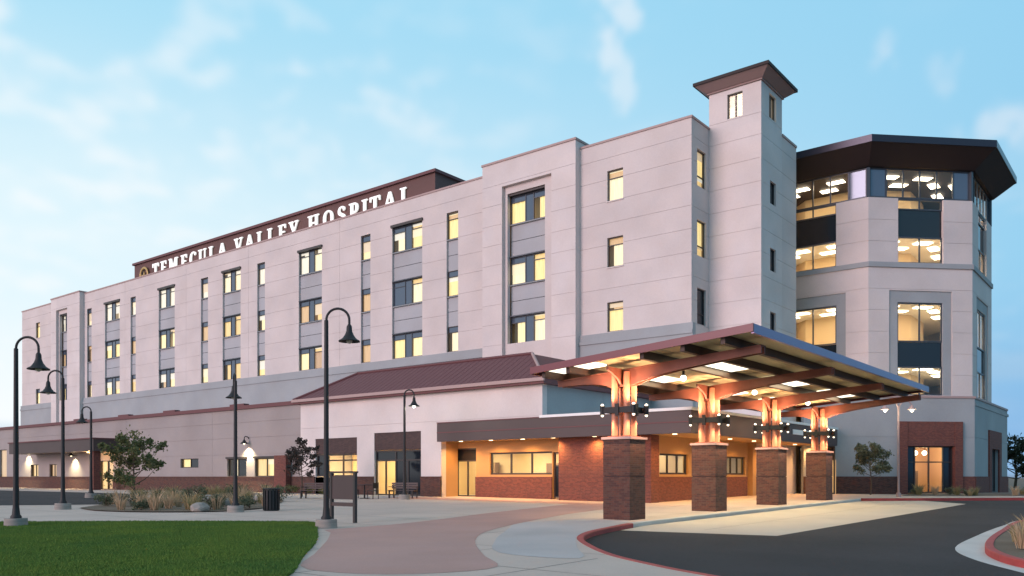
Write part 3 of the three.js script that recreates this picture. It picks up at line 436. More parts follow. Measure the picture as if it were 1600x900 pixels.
{ // low left wing
  const b = thing('low_wing', 'long low single-storey stucco wing with brick base left of the entrance hall', 'building', [-75, 0.5, -40]);
  const F = facet(0, -35.1), YT = 6.45;
  const wins = [[-54.56, -52.15, 1.62, 2.9], [-51.15, -48.62, 1.62, 2.9], [-60.94, -58.39, 2.3, 3.0], [-88.4, -86.6, 1.62, 2.8], [-84.2, -82.6, 1.62, 2.8], [-98, -94.2, 1.4, 4.4]], door = [-74.2, -71.7, 0.4, 3.0];
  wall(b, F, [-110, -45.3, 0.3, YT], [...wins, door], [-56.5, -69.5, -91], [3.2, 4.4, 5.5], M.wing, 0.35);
  for (const [p, q] of [[-110, -74.2], [-71.7, -45.3]]) { part(b, 'wainscot', bx(p, q, 0.3, 1.55, -0.05, 0.07), M.brick, F); part(b, 'wainscot_cap', bx(p, q, 1.55, 1.615, -0.05, 0.1), M.brick, F); }
  part(b, 'coping', bx(-110, -45.3, YT, YT + 0.26, -0.7, 0.14), M.maroon, F);
  part(b, 'roof', bx(-110, -45.3, 6.0, 6.2, -10.4, -0.36), M.grey, F);
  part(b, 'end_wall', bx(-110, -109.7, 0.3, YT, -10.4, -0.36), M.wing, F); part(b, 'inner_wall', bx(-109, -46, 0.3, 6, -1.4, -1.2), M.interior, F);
  part(b, 'brick_pilaster', bx(-48.2, -46.9, 0.3, 3.05, 0.075, 0.5), M.brickRed, F);
  // rooftop vents showing above the coping
  for (const x of [-80, -71.5, -64, -54.5]) part(b, 'roof_vent', bx(x - 0.9, x + 0.9, 6.2, 6.98, -1.2, -0.75), M.maroon, F);
  const two = (a, c) => [{ r: [0, 0.5, 0, 1], k: a }, { r: [0.5, 1, 0, 1], k: c }], ks = [two(3, 'dark'), two(2, 0), two(0, 'dark'), two(2, 4), two(4, 2), two('dark', 4)];
  wins.forEach(([p, q, s, t], i) => { const g = win(b, F, p, s, q - p, t - s, ks[i]); if (i < 2) sub(g, 'head_trim', bx(-0.1, q - p + 0.1, t - s, t - s + 0.14, 0.05, 0.2), M.frame); });
  win(b, F, door[0], 0.5, 2.5, 2.5, two(2, 4), { name: 'door' });
  // porch roof over that door
  part(b, 'porch_roof', bx(-87.2, -70.2, 3.75, 4.75, 0.001, 2.4), M.brown, F); part(b, 'porch_coping', bx(-87.3, -70.1, 4.75, 4.85, 0.001, 2.5), M.maroon, F);
  part(b, 'porch_post', bx(-71.2, -70.6, 0.4, 3.75, 1.6, 2.2), M.brickRed, F);
  point(b, [-73, 3.3, -33.6], ORANGE, 9, 4); part(b, 'porch_lamp', new THREE.CylinderGeometry(0.14, 0.14, 0.06, 12), emit([1, 0.7, 0.35], 3), facet(-73, -33.6, 0, 3.68));
  // bell-shaped wall lamps throwing cones of light down the stucco
  const bell = new THREE.LatheGeometry([[0.05, 0.3], [0.09, 0.22], [0.16, 0.12], [0.3, 0.0]].map((p) => new THREE.Vector2(...p)), 16);
  for (const [x, y] of [[-88.8, 3.95], [-78.8, 3.5], [-51.85, 3.95], [-66, 4.0]].slice(0, 3)) {
    const l = part(b, 'wall_lamp', bell, M.black, facet(x, -34.72, 0, y)); sub(l, 'bracket', tube([[0, 0.28, 0], [0, 0.5, -0.05], [0, 0.48, -0.3], [0, 0.35, -0.38]], 0.03), M.black); sub(l, 'bulb', new THREE.SphereGeometry(0.08, 10, 8), emit([1, 0.85, 0.55], 3), [0, 0.03, 0]);
    spot(b, [x, y - 0.08, -34.72], [x, 0.5, -35.0], lin(1, 0.84, 0.5), 55, 1.05, 3);
  }
}
{ // entrance hall: front wall, hipped roof
  const b = thing('entrance_hall', 'pale stucco entrance hall with dark red hipped roof and tall openings', 'building', [-35, 0.5, -40]);
  const F = facet(0, -34.6), YT = 6.5, o1 = [-43.76, -39.73, 1.6, 4.05], o2 = [-38.16, -34.2, 0.4, 4.25];
  wall(b, F, [-45.3, -32.6, 0.3, YT], [o1, o2], [], [4.75], M.wallPale, 0.4); wall(b, F, [-32.6, -25.5, 3.7, YT], [], [], [4.75], M.wallPale, 0.4);
  wall(b, facet(-25.5, -34.6, 90), [0.402, 11.4, 3.7, YT], [], [5.8], [], M.grey, 0.3);
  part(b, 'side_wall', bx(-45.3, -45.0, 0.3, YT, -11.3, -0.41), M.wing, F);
  for (const [p, q] of [[-45.3, -43.78], [-39.71, -38.18], [-34.18, -32.6]]) { part(b, 'wainscot', bx(p, q, 0.3, 1.56, -0.05, 0.07), M.brick, F); part(b, 'wainscot_cap', bx(p, q, 1.56, 1.62, -0.05, 0.1), M.brick, F); }
  part(b, 'wainscot', bx(-43.76, -39.73, 0.3, 1.59, -0.05, 0.0), M.brick, F);
  // dark header panels over the openings
  part(b, 'header_panel', bx(o1[0], o1[1], 3.05, 4.05, -0.25, -0.04), M.darkBrick, F); part(b, 'header_panel', bx(o2[0], o2[1], 3.2, 4.25, -0.25, -0.04), M.darkBrick, F);
  win(b, F, o1[0], 1.62, 4.03, 1.42, [{ r: [0, 0.28, 0, 1], k: 'dark' }, { r: [0.28, 0.64, 0, 0.72], k: 'open' }, { r: [0.64, 1, 0, 0.72], k: 'open' }, { r: [0.28, 0.64, 0.72, 1], k: 'open' }, { r: [0.64, 1, 0.72, 1], k: 'open' }], { z: -0.12, bar: 0.09 });
  win(b, F, o2[0], 0.48, 3.96, 2.7, [{ r: [0, 0.22, 0, 0.78], k: 'open' }, { r: [0.22, 0.44, 0, 0.78], k: 'open' }, { r: [0.44, 0.7, 0, 0.78], k: 'dark' }, { r: [0.7, 1, 0, 0.78], k: 'dark' }, { r: [0, 0.44, 0.78, 1], k: 'dark' }, { r: [0.44, 1, 0.78, 1], k: 'dark' }], { name: 'glazed_door', z: -0.12, bar: 0.09 });
  // lit room behind the openings
  part(b, 'room_wall', bx(-44.8, -33.2, 0.4, 3.6, -4.2, -4.0), M.interior, F); part(b, 'room_ceiling', bx(-44.8, -33.2, 3.45, 3.6, -4.0, -0.41), M.ceiling, F); part(b, 'room_floor', bx(-44.8, -33.2, 0.36, 0.47, -4.0, -0.41), M.interiorFloor, F);
  part(b, 'room_partition', bx(-39.0, -38.8, 0.47, 3.45, -4.0, -0.42), M.interior, F);
  for (const [x, w, k] of [[-42.0, 1.8, 95], [-36.8, 1.2, 45]]) { const l = part(b, 'ceiling_light', bx(-w / 2, w / 2, -0.05, 0, -0.5, 0.5), emit([1, 0.84, 0.5], 3), facet(x, -37.0, 0, 3.44)); const al = new THREE.RectAreaLight(lin(1, 0.76, 0.36), k, w, 0.9); al.rotation.x = -Math.PI / 2; al.position.y = -0.08; al.name = 'area_light'; l.add(al); }
  // roof
  const e = 0.35, x0 = -45.3 - e, x1 = -25.5 + e, z0 = -34.6 + e, z1 = -45.8, yb = 6.62, yr = 8.45, bk = 3.0;
  part(b, 'eave', bx(x0, x1, 6.36, 6.6, -11.2, e), M.maroon, F); part(b, 'gutter', bx(x0 - 0.06, x1 + 0.06, 6.48, 6.66, e, e + 0.1), M.cap, F);
  part(b, 'roof_slope', poly([[[x0, yb, z0], [x1, yb, z0], [x1 - bk, yr, z0 - bk], [x0 + bk, yr, z0 - bk]]]), M.maroon);
  part(b, 'roof_slope', poly([[[x1, yb, z0], [x1, yb, z1], [x1 - bk, yr, z1], [x1 - bk, yr, z0 - bk]]]), M.maroon);
  part(b, 'roof_slope', poly([[[x0, yb, z1], [x0, yb, z0], [x0 + bk, yr, z0 - bk], [x0 + bk, yr, z1]]]), M.maroon);
  part(b, 'roof_slope', poly([[[x0 + bk, yr, z0 - bk], [x1 - bk, yr, z0 - bk], [x1 - bk, yr, z1], [x0 + bk, yr, z1]]]), M.maroon);
  for (let x = x0 + 0.3; x < x1; x += 0.45) { const m = Math.min(1, Math.min(x - x0, x1 - x) / bk), p0 = [x, yb, z0], p1 = [x, lerp(yb, yr, m), z0 - bk * m]; part(b, 'roof_seam', tube([p0, [(p0[0] + p1[0]) / 2, (p0[1] + p1[1]) / 2, (p0[2] + p1[2]) / 2], p1], 0.014, 1, 4), M.maroon); }
  part(b, 'hip_cap', tube([[x1, yb + 0.03, z0], [x1 - bk / 2, (yb + yr) / 2 + 0.03, z0 - bk / 2], [x1 - bk, yr + 0.03, z0 - bk]], 0.09, 2, 6), M.cap); part(b, 'hip_cap', tube([[x0, yb + 0.03, z0], [x0 + bk / 2, (yb + yr) / 2 + 0.03, z0 - bk / 2], [x0 + bk, yr + 0.03, z0 - bk]], 0.09, 2, 6), M.maroon);
  part(b, 'ridge_cap', tube([[x0 + bk, yr + 0.03, z0 - bk], [-35, yr + 0.03, z0 - bk], [x1 - bk, yr + 0.03, z0 - bk]], 0.09, 2, 6), M.maroon);
}
{ // lit porch wrapped round the corner of the hall
  const b = thing('entrance_porch', 'low brown-fascia porch with glowing orange soffit wrapping the entrance corner', 'porch', [-25, 0.5, -45]);
  const Y0 = 3.57, Y1 = 4.6, xl = -32.6, xr = -17, zf = -34.25, zb = -54.8, xw = -19.8, zw = -36;
  part(b, 'fascia', bx(xl, xr, Y0, Y1, zf - 0.25, zf), M.brown); part(b, 'fascia', bx(xr - 0.25, xr, Y0, Y1, zb, zf - 0.252), M.brown);
  part(b, 'fascia_joint', bx(xl, xr, 4.05, 4.1, zf + 0.001, zf + 0.02), M.maroon);
  part(b, 'coping', bx(-25.4, xr + 0.06, Y1, Y1 + 0.13, zf - 0.35, zf + 0.06), M.white); part(b, 'coping', bx(xr - 0.35, xr + 0.06, Y1, Y1 + 0.13, zb, zf - 0.352), M.white); part(b, 'coping', bx(xl, -25.42, Y1, Y1 + 0.05, zf - 0.3, zf + 0.03), M.maroon);
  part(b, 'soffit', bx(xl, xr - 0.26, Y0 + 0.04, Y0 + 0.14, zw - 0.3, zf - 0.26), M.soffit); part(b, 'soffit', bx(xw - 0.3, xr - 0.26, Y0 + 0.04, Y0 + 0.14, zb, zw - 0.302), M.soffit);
  part(b, 'roof', bx(-25.4, xr - 0.3, 4.3, 4.5, zb, zf - 0.3), M.white);
  // wall parallel to the front: glazed door, long window, brick
  const F = facet(0, zw), hd = [-33.5, -31.2, 0.4, 3.25], hw = [-30.2, -25.9, 1.72, 2.95], hd2 = [-25.85, -25.05, 0.4, 2.9];
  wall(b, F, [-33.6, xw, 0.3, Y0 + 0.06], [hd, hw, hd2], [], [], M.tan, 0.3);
  part(b, 'side_wall', bx(-33.0, -32.6, 0.3, 3.7, zw, -35.01), M.tan);
  for (const [p, q] of [[-31.2, -25.87], [-25.04, -24.9]]) part(b, 'wainscot', bx(p, q, 0.3, 1.6, 0, 0.08), M.brickRed, F);
  win(b, F, hd[0], 0.46, 2.3, 2.78, [{ r: [0, 0.33, 0, 0.74], k: 'open' }, { r: [0.33, 0.67, 0, 0.74], k: 'open' }, { r: [0.67, 1, 0, 0.74], k: 'open' }, { r: [0, 1, 0.74, 1], k: 'dark' }], { name: 'glazed_door', bar: 0.08 });
  win(b, F, hw[0], hw[2], 4.3, 1.23, [0, 1, 2].map((i) => ({ r: [i / 3, (i + 1) / 3, 0, 1], k: 'open' })), { bar: 0.09 });
  win(b, F, hd2[0], 0.5, 0.8, 2.4, [{ r: [0, 1, 0, 0.7], k: 'dark' }, { r: [0, 1, 0.7, 1], k: 'open' }], { name: 'side_door', bar: 0.07 });
  part(b, 'brick_corner', bx(-24.9, -19.55, 0.3, Y0 + 0.035, -35.998, -35.2), M.brickRed);
  // wall parallel to the side
  const S = facet(xw, zw, 90), a1 = [0.5, 3.6, 1.72, 2.75], a2 = [8.2, 10.9, 1.72, 2.75], dd = [17.5, 20.6, 0.4, 3.2];
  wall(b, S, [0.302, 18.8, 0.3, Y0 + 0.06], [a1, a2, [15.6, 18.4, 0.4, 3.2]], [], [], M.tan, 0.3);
  part(b, 'wainscot', bx(0.002, 11.0, 0.3, 1.6, 0, 0.08), M.brickRed, S); part(b, 'wainscot', bx(12.0, 15.55, 0.3, 1.6, 0, 0.08), M.brickRed, S); part(b, 'pilaster', bx(11.25, 11.75, 0.3, Y0 + 0.03, 0, 0.3), M.tan, S);
  for (const [p, q, s, t] of [a1, a2]) win(b, S, p, s, q - p, t - s, [{ r: [0, 0.35, 0, 1], k: 'open' }, { r: [0.35, 0.68, 0, 1], k: 'open' }, { r: [0.68, 1, 0, 1], k: 'open' }], { bar: 0.09 });
  win(b, S, 15.6, 0.5, 2.8, 2.7, [{ r: [0, 0.35, 0, 0.8], k: 'open' }, { r: [0.35, 0.68, 0, 0.8], k: 'open' }, { r: [0.68, 1, 0, 0.8], k: 'dark' }, { r: [0, 1, 0.8, 1], k: 'dark' }], { name: 'glazed_door', bar: 0.08 });
  // glazed lobby screen closing the far end of the porch
  const Q = facet(-19.4, -54.6); win(b, Q, 0, 0.5, 2.3, 3.05, [{ r: [0, 0.5, 0, 0.72], k: 'dark' }, { r: [0.5, 1, 0, 0.72], k: 4 }, { r: [0, 0.5, 0.72, 1], k: 4 }, { r: [0.5, 1, 0.72, 1], k: 'dark' }], { name: 'lobby_screen', bar: 0.09, z: 0 });
  // small white lettering plate on the side fascia, too small to read
  part(b, 'sign_plate', bx(12.6, 15.4, 4.0, 4.28, 0.002, 0.04), M.white, facet(xr, zf, 90));
  // lit rooms behind
  part(b, 'room_wall', bx(-34, -20.3, 0.4, 3.4, -39.4, -39.2), M.interior); part(b, 'room_wall', bx(-23.4, -23.2, 0.4, 3.4, -54, -39.4), M.interior);
  part(b, 'room_ceiling', bx(-34, -20.12, 3.3, 3.42, -54, -36.31), M.ceiling); part(b, 'room_floor', bx(-34, -20.12, 0.36, 0.45, -54, -36.31), M.interiorFloor);
  for (const [x, z, k] of [[-32.3, -37.7, 24], [-29.2, -37.7, 30], [-26.8, -37.7, 30], [-21.6, -38, 22], [-21.6, -45.4, 22], [-21.6, -52.6, 22]]) { const l = part(b, 'ceiling_light', bx(-0.6, 0.6, -0.04, 0, -0.4, 0.4), emit([1, 0.88, 0.6], 3), facet(x, z, 0, 3.28)); const al = new THREE.RectAreaLight(lin(1, 0.84, 0.5), k, 1.1, 0.7); al.rotation.x = -Math.PI / 2; al.position.y = -0.06; al.name = 'area_light'; l.add(al); }
  for (const [x, z, w, h, d] of [[-29.6, -38.6, 1.2, 1.2, 0.5], [-27.4, -38.3, 0.8, 1.9, 0.4], [-28.4, -37.4, 0.5, 1.3, 0.4], [-32.4, -38.8, 0.9, 2.0, 0.4]]) part(b, 'cabinet', bx(-w / 2, w / 2, 0.46, 0.46 + h, -d / 2, d / 2), M.interiorFloor, facet(x, z));
  for (const z of [-37.6, -38.9, -45.0, -46.2]) part(b, 'cabinet', bx(-0.2, 0.2, 0.46, 2.1, -0.3, 0.3), M.interiorFloor, facet(-21.8, z));
  // recessed downlights
  const disc = new THREE.CylinderGeometry(0.11, 0.11, 0.03, 14), dm = emit([1, 0.72, 0.38], 4);
  for (const [x, z] of [[-31.6, -35.15], [-29.4, -35.15], [-27.2, -35.15], [-25.0, -34.85], [-22.5, -34.85], [-18.4, -35.4], [-18.5, -38.6], [-18.5, -41.8], [-18.5, -45], [-18.5, -48.2], [-18.5, -51.4], [-18.2, -53.8]]) { part(b, 'downlight', disc, dm, facet(x, z, 0, Y0 + 0.025)); spot(b, [x, Y0 - 0.02, z], [x, 0, z], lin(1, 0.50, 0.15), 22, 1.35, 4); }
}

/* ---------- entrance canopy on four brick piers ---------- */
{
  const xc = -14.5, zs = [-24.3, -30.8, -37.3, -43.8], xl = -17.25, xr = -9.5, z0 = -44.25, z1 = -22.9;
  const top = (x) => 5.92 + (x - xr) * 0.0776;                       // monopitch roof, rising to the drive
  const b = thing('entrance_canopy', 'large tilted canopy on four lit columns with brick piers over the driveway', 'canopy', [xc, gh(xc, -34), -34]);
  const slab = (x0, x1, t0, t1, za, zb) => { const f = (x, t) => top(x) - t; return poly([[[x0, f(x0, t0), zb], [x1, f(x1, t0), zb], [x1, f(x1, t0), za], [x0, f(x0, t0), za]], [[x0, f(x0, t1), za], [x1, f(x1, t1), za], [x1, f(x1, t1), zb], [x0, f(x0, t1), zb]], [[x0, f(x0, t1), zb], [x1, f(x1, t1), zb], [x1, f(x1, t0), zb], [x0, f(x0, t0), zb]], [[x1, f(x1, t1), za], [x0, f(x0, t1), za], [x0, f(x0, t0), za], [x1, f(x1, t0), za]], [[x1, f(x1, t1), zb], [x1, f(x1, t1), za], [x1, f(x1, t0), za], [x1, f(x1, t0), zb]], [[x0, f(x0, t1), za], [x0, f(x0, t1), zb], [x0, f(x0, t0), zb], [x0, f(x0, t0), za]]]); };
  // roof sheet, boarded deck below it, edge trims
  part(b, 'roof_sheet', slab(xl, xr, 0, 0.05, z0, z1), M.maroon);
  const dx = (xr - xl - 0.2) / 10; for (let i = 0; i < 10; i++) part(b, 'deck_board', slab(xl + 0.1 + i * dx + 0.008, xl + 0.1 + (i + 1) * dx - 0.008, 0.055, 0.1, z0 + 0.1, z1 - 0.1), M.deck);
  part(b, 'edge_trim', slab(xr + 0.002, xr + 0.09, -0.03, 0.24, z0, z1), M.canopyEdgeSky); part(b, 'edge_trim', slab(xl - 0.09, xl - 0.002, -0.03, 0.22, z0, z1), M.canopyEdgeRed);
  part(b, 'edge_trim', slab(xl - 0.09, xr + 0.09, -0.03, 0.2, z1 + 0.002, z1 + 0.08), M.canopyEdgeRed); part(b, 'edge_trim', slab(xl - 0.09, xr + 0.09, -0.03, 0.2, z0 - 0.08, z0 - 0.002), M.canopyEdgeRed);
  // purlins running along the row of columns
  for (const x of [-16.9, -15.9, -13.1, -11.7, -10.4]) part(b, 'purlin', slab(x - 0.07, x + 0.07, 0.102, 0.36, z0 + 0.1, z1 - 0.1), M.purlin);
  // long luminous panels beside the ridge of columns
  const lp = emit([1, 0.95, 0.78], 1.2, [0.8, 0.8, 0.75]);
  const bays = [[-24.9, -30.2], [-31.4, -36.7], [-37.9, -43.2]];
  for (const [zb, za] of bays) for (const [xa, xb] of [[-15.72, -15.0], [-12.95, -12.2]]) {
    const zc = (za + zb) / 2, len = 3.6, l = part(b, 'light_panel', slab(xa, xb, 0.115, 0.17, zc - len / 2, zc + len / 2), lp);
    const al = areaLight(b, [(xa + xb) / 2, top((xa + xb) / 2) - 0.2, zc], xb - xa, len, lin(1, 0.86, 0.55), 9.0);
  }
  for (const [xa, xb] of [[-15.72, -15.0], [-16.75, -16.1]]) { part(b, 'light_panel', slab(xa, xb, 0.115, 0.17, -24.0, -23.1), lp); }
  // round downlights on the purlins
  for (const z of [-27.5, -34, -40.5]) { const x = -13.95; part(b, 'downlight', new THREE.SphereGeometry(0.11, 12, 8), emit([1, 0.93, 0.75], 5), facet(x, z, 0, top(x) - 0.42)); part(b, 'downlight_stem', new THREE.CylinderGeometry(0.05, 0.05, 0.3, 8), M.black, facet(x, z, 0, top(x) - 0.24)); spot(b, [x, top(x) - 0.55, z], [x + 0.6, 0, z], lin(1, 0.85, 0.5), 26, 1.2, 4); }
  for (const z of zs) {
    const gy = gh(xc, z);
    // pier
    const pw = 0.51, yt = 2.84, pier = part(b, 'pier', bx(-pw, pw, gy - 0.3, 1.60, -pw, pw), M.brick, facet(xc, z));
    sub(pier, 'pier_joint', bx(-pw + 0.025, pw - 0.025, 1.60, 1.635, -pw + 0.025, pw - 0.025), M.darkBrick); sub(pier, 'pier_upper', bx(-pw, pw, 1.635, yt, -pw, pw), M.brick); sub(pier, 'pier_cap', bx(-pw - 0.05, pw + 0.05, yt, yt + 0.08, -pw - 0.05, pw + 0.05), M.cap);
    // cluster of four posts
    const yb = yt + 0.08, ye = top(xc) - 0.45;
    for (const [u, v] of [[-0.23, -0.23], [0.23, -0.23], [-0.23, 0.23], [0.23, 0.23]]) { const p = part(b, 'post', new THREE.CylinderGeometry(0.105, 0.105, ye - yb, 14), M.post, facet(xc + u, z + v, 0, (yb + ye) / 2)); sub(p, 'base_plate', bx(-0.17, 0.17, -(ye - yb) / 2, -(ye - yb) / 2 + 0.04, -0.17, 0.17), M.steel); }
    // beam: two tapering arms with an arched underside, in two plates either side of the posts
    const prof = [[xl + 0.15, top(xl + 0.15) - 0.37]]; prof.push([xr - 0.2, top(xr - 0.2) - 0.37], [xr - 0.2, top(xr) - 0.62]);
    for (let i = 0; i <= 10; i++) { const t = i / 10, x = lerp(xr - 0.5, xc + 0.4, t); prof.push([x, top(x) - 0.6 - 0.12 * t - 0.2 * Math.pow(t, 5)]); }
    for (let i = 0; i <= 8; i++) { const t = 1 - i / 8, x = lerp(xl + 0.4, xc - 0.4, t); prof.push([x, top(x) - 0.58 - 0.14 * t - 0.2 * Math.pow(t, 5)]); }
    prof.push([xl + 0.15, top(xl) - 0.56]);
    for (const o of [-0.16, 0.1]) part(b, 'beam', extrude(prof, 0.07), M.steel, facet(0, z + o));
    part(b, 'beam_flange', slab(xl + 0.15, xr - 0.2, 0.362, 0.40, z - 0.2, z + 0.2), M.steel);
    // curved brackets from the posts along the row
    for (const s of [-1, 1]) { const q = [[0.2, ye - 0.42], [0.27, ye - 0.4]]; for (let i = 1; i <= 6; i++) { const t = i / 6; q.push([0.27 + 0.8 * t, ye - 0.4 + 0.4 * Math.pow(t, 0.6)]); } q.push([1.07, ye + 0.1], [0.2, ye + 0.1]); const g = extrude(q, 0.08); g.translate(0, 0, -0.04); g.rotateY(s > 0 ? -Math.PI / 2 : Math.PI / 2); part(b, 'bracket', g, M.steel, facet(xc, z)); }
    // dark collar with small lamps at its corners
    const yr = 3.82, ringG = merge([bx(-0.58, 0.58, -0.1, 0.1, 0.38, 0.46), bx(-0.58, 0.58, -0.1, 0.1, -0.46, -0.38), bx(0.38, 0.46, -0.1, 0.1, -0.379, 0.379), bx(-0.46, -0.38, -0.1, 0.1, -0.379, 0.379), bx(-0.07, 0.07, -0.2, 0.2, 0.462, 0.5), bx(0.462, 0.5, -0.2, 0.2, -0.07, 0.07)]);
    const col = part(b, 'lamp_collar', ringG, M.black, facet(xc, z, 0, yr));
    for (const [u, v] of [[0.6, 0.42], [-0.6, 0.42], [0.6, -0.42], [-0.6, -0.42]]) { sub(col, 'lamp_body', new THREE.CylinderGeometry(0.08, 0.08, 0.3, 10), M.black, [u, 0, v]); for (const s of [-1, 1]) sub(col, 'bulb', new THREE.SphereGeometry(0.05, 10, 8), emit([1, 0.85, 0.62], s > 0 ? 4 : 2), [u, s * 0.17, v]); }
    const C = lin(1, 0.56, 0.33);
    for (const [u, v] of [[-0.5, 0.78], [0.78, 0.5], [0.78, -0.4]]) { spot(b, [xc + u, yr + 0.25, z + v], [xc + u * 0.35, ye, z + v * 0.35], C, 15, 1.1, 2); spot(b, [xc + u, yr - 0.25, z + v], [xc + u * 0.45, yb, z + v * 0.45], C, 8, 0.8, 2); }
  }
}

/* ---------- street lamps ---------- */
const ANG = Math.atan2(0.622, 0.783);                                // towards the right of the picture
function lampPost(x, z, H, turn, label, lit, span = 0.64) {
  const y = gh(x, z), t = thing('street_lamp', label, 'street lamp', [x, y, z], 'crook-neck lamps round the plaza'); t.rotation.y = turn;
  const add = (n, g, m) => sub(t, n, g, m);
  const base = new THREE.CylinderGeometry(0.3, 0.32, 0.3, 20); base.translate(0, 0.15 - 0.05, 0); add('concrete_base', base, M.rock);
  const sh = new THREE.LatheGeometry([[0.15, 0.25], [0.15, 0.31], [0.11, 0.36], [0.085, 0.6], [0.08, 1.2], [0.075, 1.21], [0.06, H - span / 2 - 0.02], [0.05, H - span / 2]].map((p) => new THREE.Vector2(...p)), 14); add('pole', sh, M.black);
  const pts = []; for (let i = 0; i <= 12; i++) { const a = Math.PI * (1 - i / 12); pts.push([span / 2 + Math.cos(a) * span / 2, H - span / 2 + Math.sin(a) * span / 2, 0]); } pts.push([span, H - span / 2 - 0.16, 0]);
  add('crook', tube(pts, 0.036, 28, 8), M.black);
  const by = H - span / 2 - 0.62, bell = new THREE.LatheGeometry([[0.04, 0.5], [0.075, 0.44], [0.085, 0.3], [0.13, 0.19], [0.2, 0.09], [0.3, 0.03], [0.31, 0], [0.285, 0.012], [0.12, 0.15]].map((p) => new THREE.Vector2(...p)), 20); bell.translate(span, by, 0);
  const s = add('lamp_shade', bell, M.black); s.material = M.blackTwo || M.black;
  const bulb = new THREE.SphereGeometry(0.09, 12, 8); bulb.translate(span, by + 0.03, 0); add('bulb', bulb, lit ? emit([1, 0.95, 0.85], 6) : plain([0.5, 0.48, 0.42], 0.3));
  if (lit) { const l = new THREE.PointLight(lin(1, 0.9, 0.7), 5); l.position.set(span, by - 0.07, 0); l.castShadow = true; l.shadow.radius = 4; l.name = 'lamp_light'; t.add(l); }
  return t;
}
M.black.side = THREE.DoubleSide;
lampPost(-26.6, -10.16, 5.55, ANG, 'tall black crook lamp at the far left edge of the lawn', false, 0.66);
lampPost(-35.53, -15.33, 5.65, ANG + Math.PI, 'black crook lamp facing left, second from the left edge', false, 0.6);
lampPost(-46.72, -21.64, 5.0, ANG + Math.PI, 'smallest, farthest black crook lamp left of the round tree', false, 0.5);
lampPost(-28.35, -18.6, 5.35, ANG + 2.0, 'black crook lamp beside the planting bed near the litter bin', false, 0.6);
lampPost(-19.14, -15.52, 6.3, ANG, 'tallest black crook lamp at the right corner of the lawn', false, 0.66);
lampPost(-31.79, -30.94, 5.75, ANG, 'lit crook lamp in front of the pale entrance hall wall', true, 0.5);
{ // two-headed lamp by the octagonal tower
  const x = -12.25, z = -50.29, y = gh(x, z), t = thing('twin_street_lamp', 'slim post with two lit heads in front of the brick portal', 'street lamp', [x, y, z]); t.rotation.y = ANG; const H = 5.1;
  sub(t, 'pole', new THREE.LatheGeometry([[0.13, 0], [0.13, 0.2], [0.06, 0.3], [0.045, H]].map((p) => new THREE.Vector2(...p)), 12), M.cap);
  const bell = new THREE.LatheGeometry([[0.03, 0.26], [0.08, 0.2], [0.2, 0.05], [0.22, 0]].map((p) => new THREE.Vector2(...p)), 16);
  for (const s of [-1, 1]) { sub(t, 'arm', tube([[0, H - 0.35, 0], [s * 0.1, H + 0.1, 0], [s * 0.5, H + 0.3, 0], [s * 0.75, H + 0.1, 0]], 0.03, 16, 6), M.cap); sub(t, 'lamp_shade', bell, M.cap, [s * 0.75, H - 0.18, 0]); sub(t, 'bulb', new THREE.SphereGeometry(0.1, 12, 8), emit([1, 0.9, 0.62], 3.5), [s * 0.75, H - 0.22, 0]); const l = new THREE.PointLight(lin(1, 0.86, 0.55), 3); l.position.set(s * 0.75, H - 0.4, 0); l.castShadow = true; l.shadow.radius = 4; l.name = 'lamp_light'; t.add(l); }
}

/* ---------- street furniture ---------- */
{ // two-post board beside the tallest lamp
  const x = -20.75, z = -17.5, t = thing('notice_board', 'dark brown two-post notice board behind the tallest lamp', 'sign', [x, gh(x, z), z]); t.rotation.y = ANG - 0.75;
  for (const s of [-0.62, 0.62]) sub(t, 'post', bx(s - 0.05, s + 0.05, -0.1, 1.55, -0.05, 0.05), M.frame);
  sub(t, 'panel', bx(-0.565, 0.565, 0.72, 1.46, -0.03, 0.03), M.brown); sub(t, 'rail', bx(-0.565, 0.565, 0.5, 0.62, -0.035, 0.035), M.brown); sub(t, 'top_rail', bx(-0.7, 0.7, 1.551, 1.61, -0.07, 0.07), M.frame);
}
{ // litter bin
  const x = -28.1, z = -20.05, t = thing('litter_bin', 'black slatted litter bin standing on the plaza by the planting bed', 'litter bin', [x, gh(x, z), z]);
  const liner = new THREE.CylinderGeometry(0.27, 0.25, 0.78, 18); liner.translate(0, 0.42, 0); sub(t, 'liner', liner, plain([0.02, 0.022, 0.022], 0.6));
  for (let i = 0; i < 16; i++) { const a = i / 16 * Math.PI * 2, g = bx(-0.035, 0.035, 0.03, 0.84, -0.012, 0.012); g.rotateY(-a + Math.PI / 2); g.translate(Math.cos(a) * 0.31, 0, Math.sin(a) * 0.31); sub(t, 'slat', g, M.black); }
  const rim = new THREE.TorusGeometry(0.31, 0.03, 8, 24); rim.rotateX(Math.PI / 2); rim.translate(0, 0.86, 0); sub(t, 'rim', rim, M.black); const foot = new THREE.CylinderGeometry(0.29, 0.29, 0.04, 18); foot.translate(0, 0.01, 0); sub(t, 'foot', foot, M.black);
}
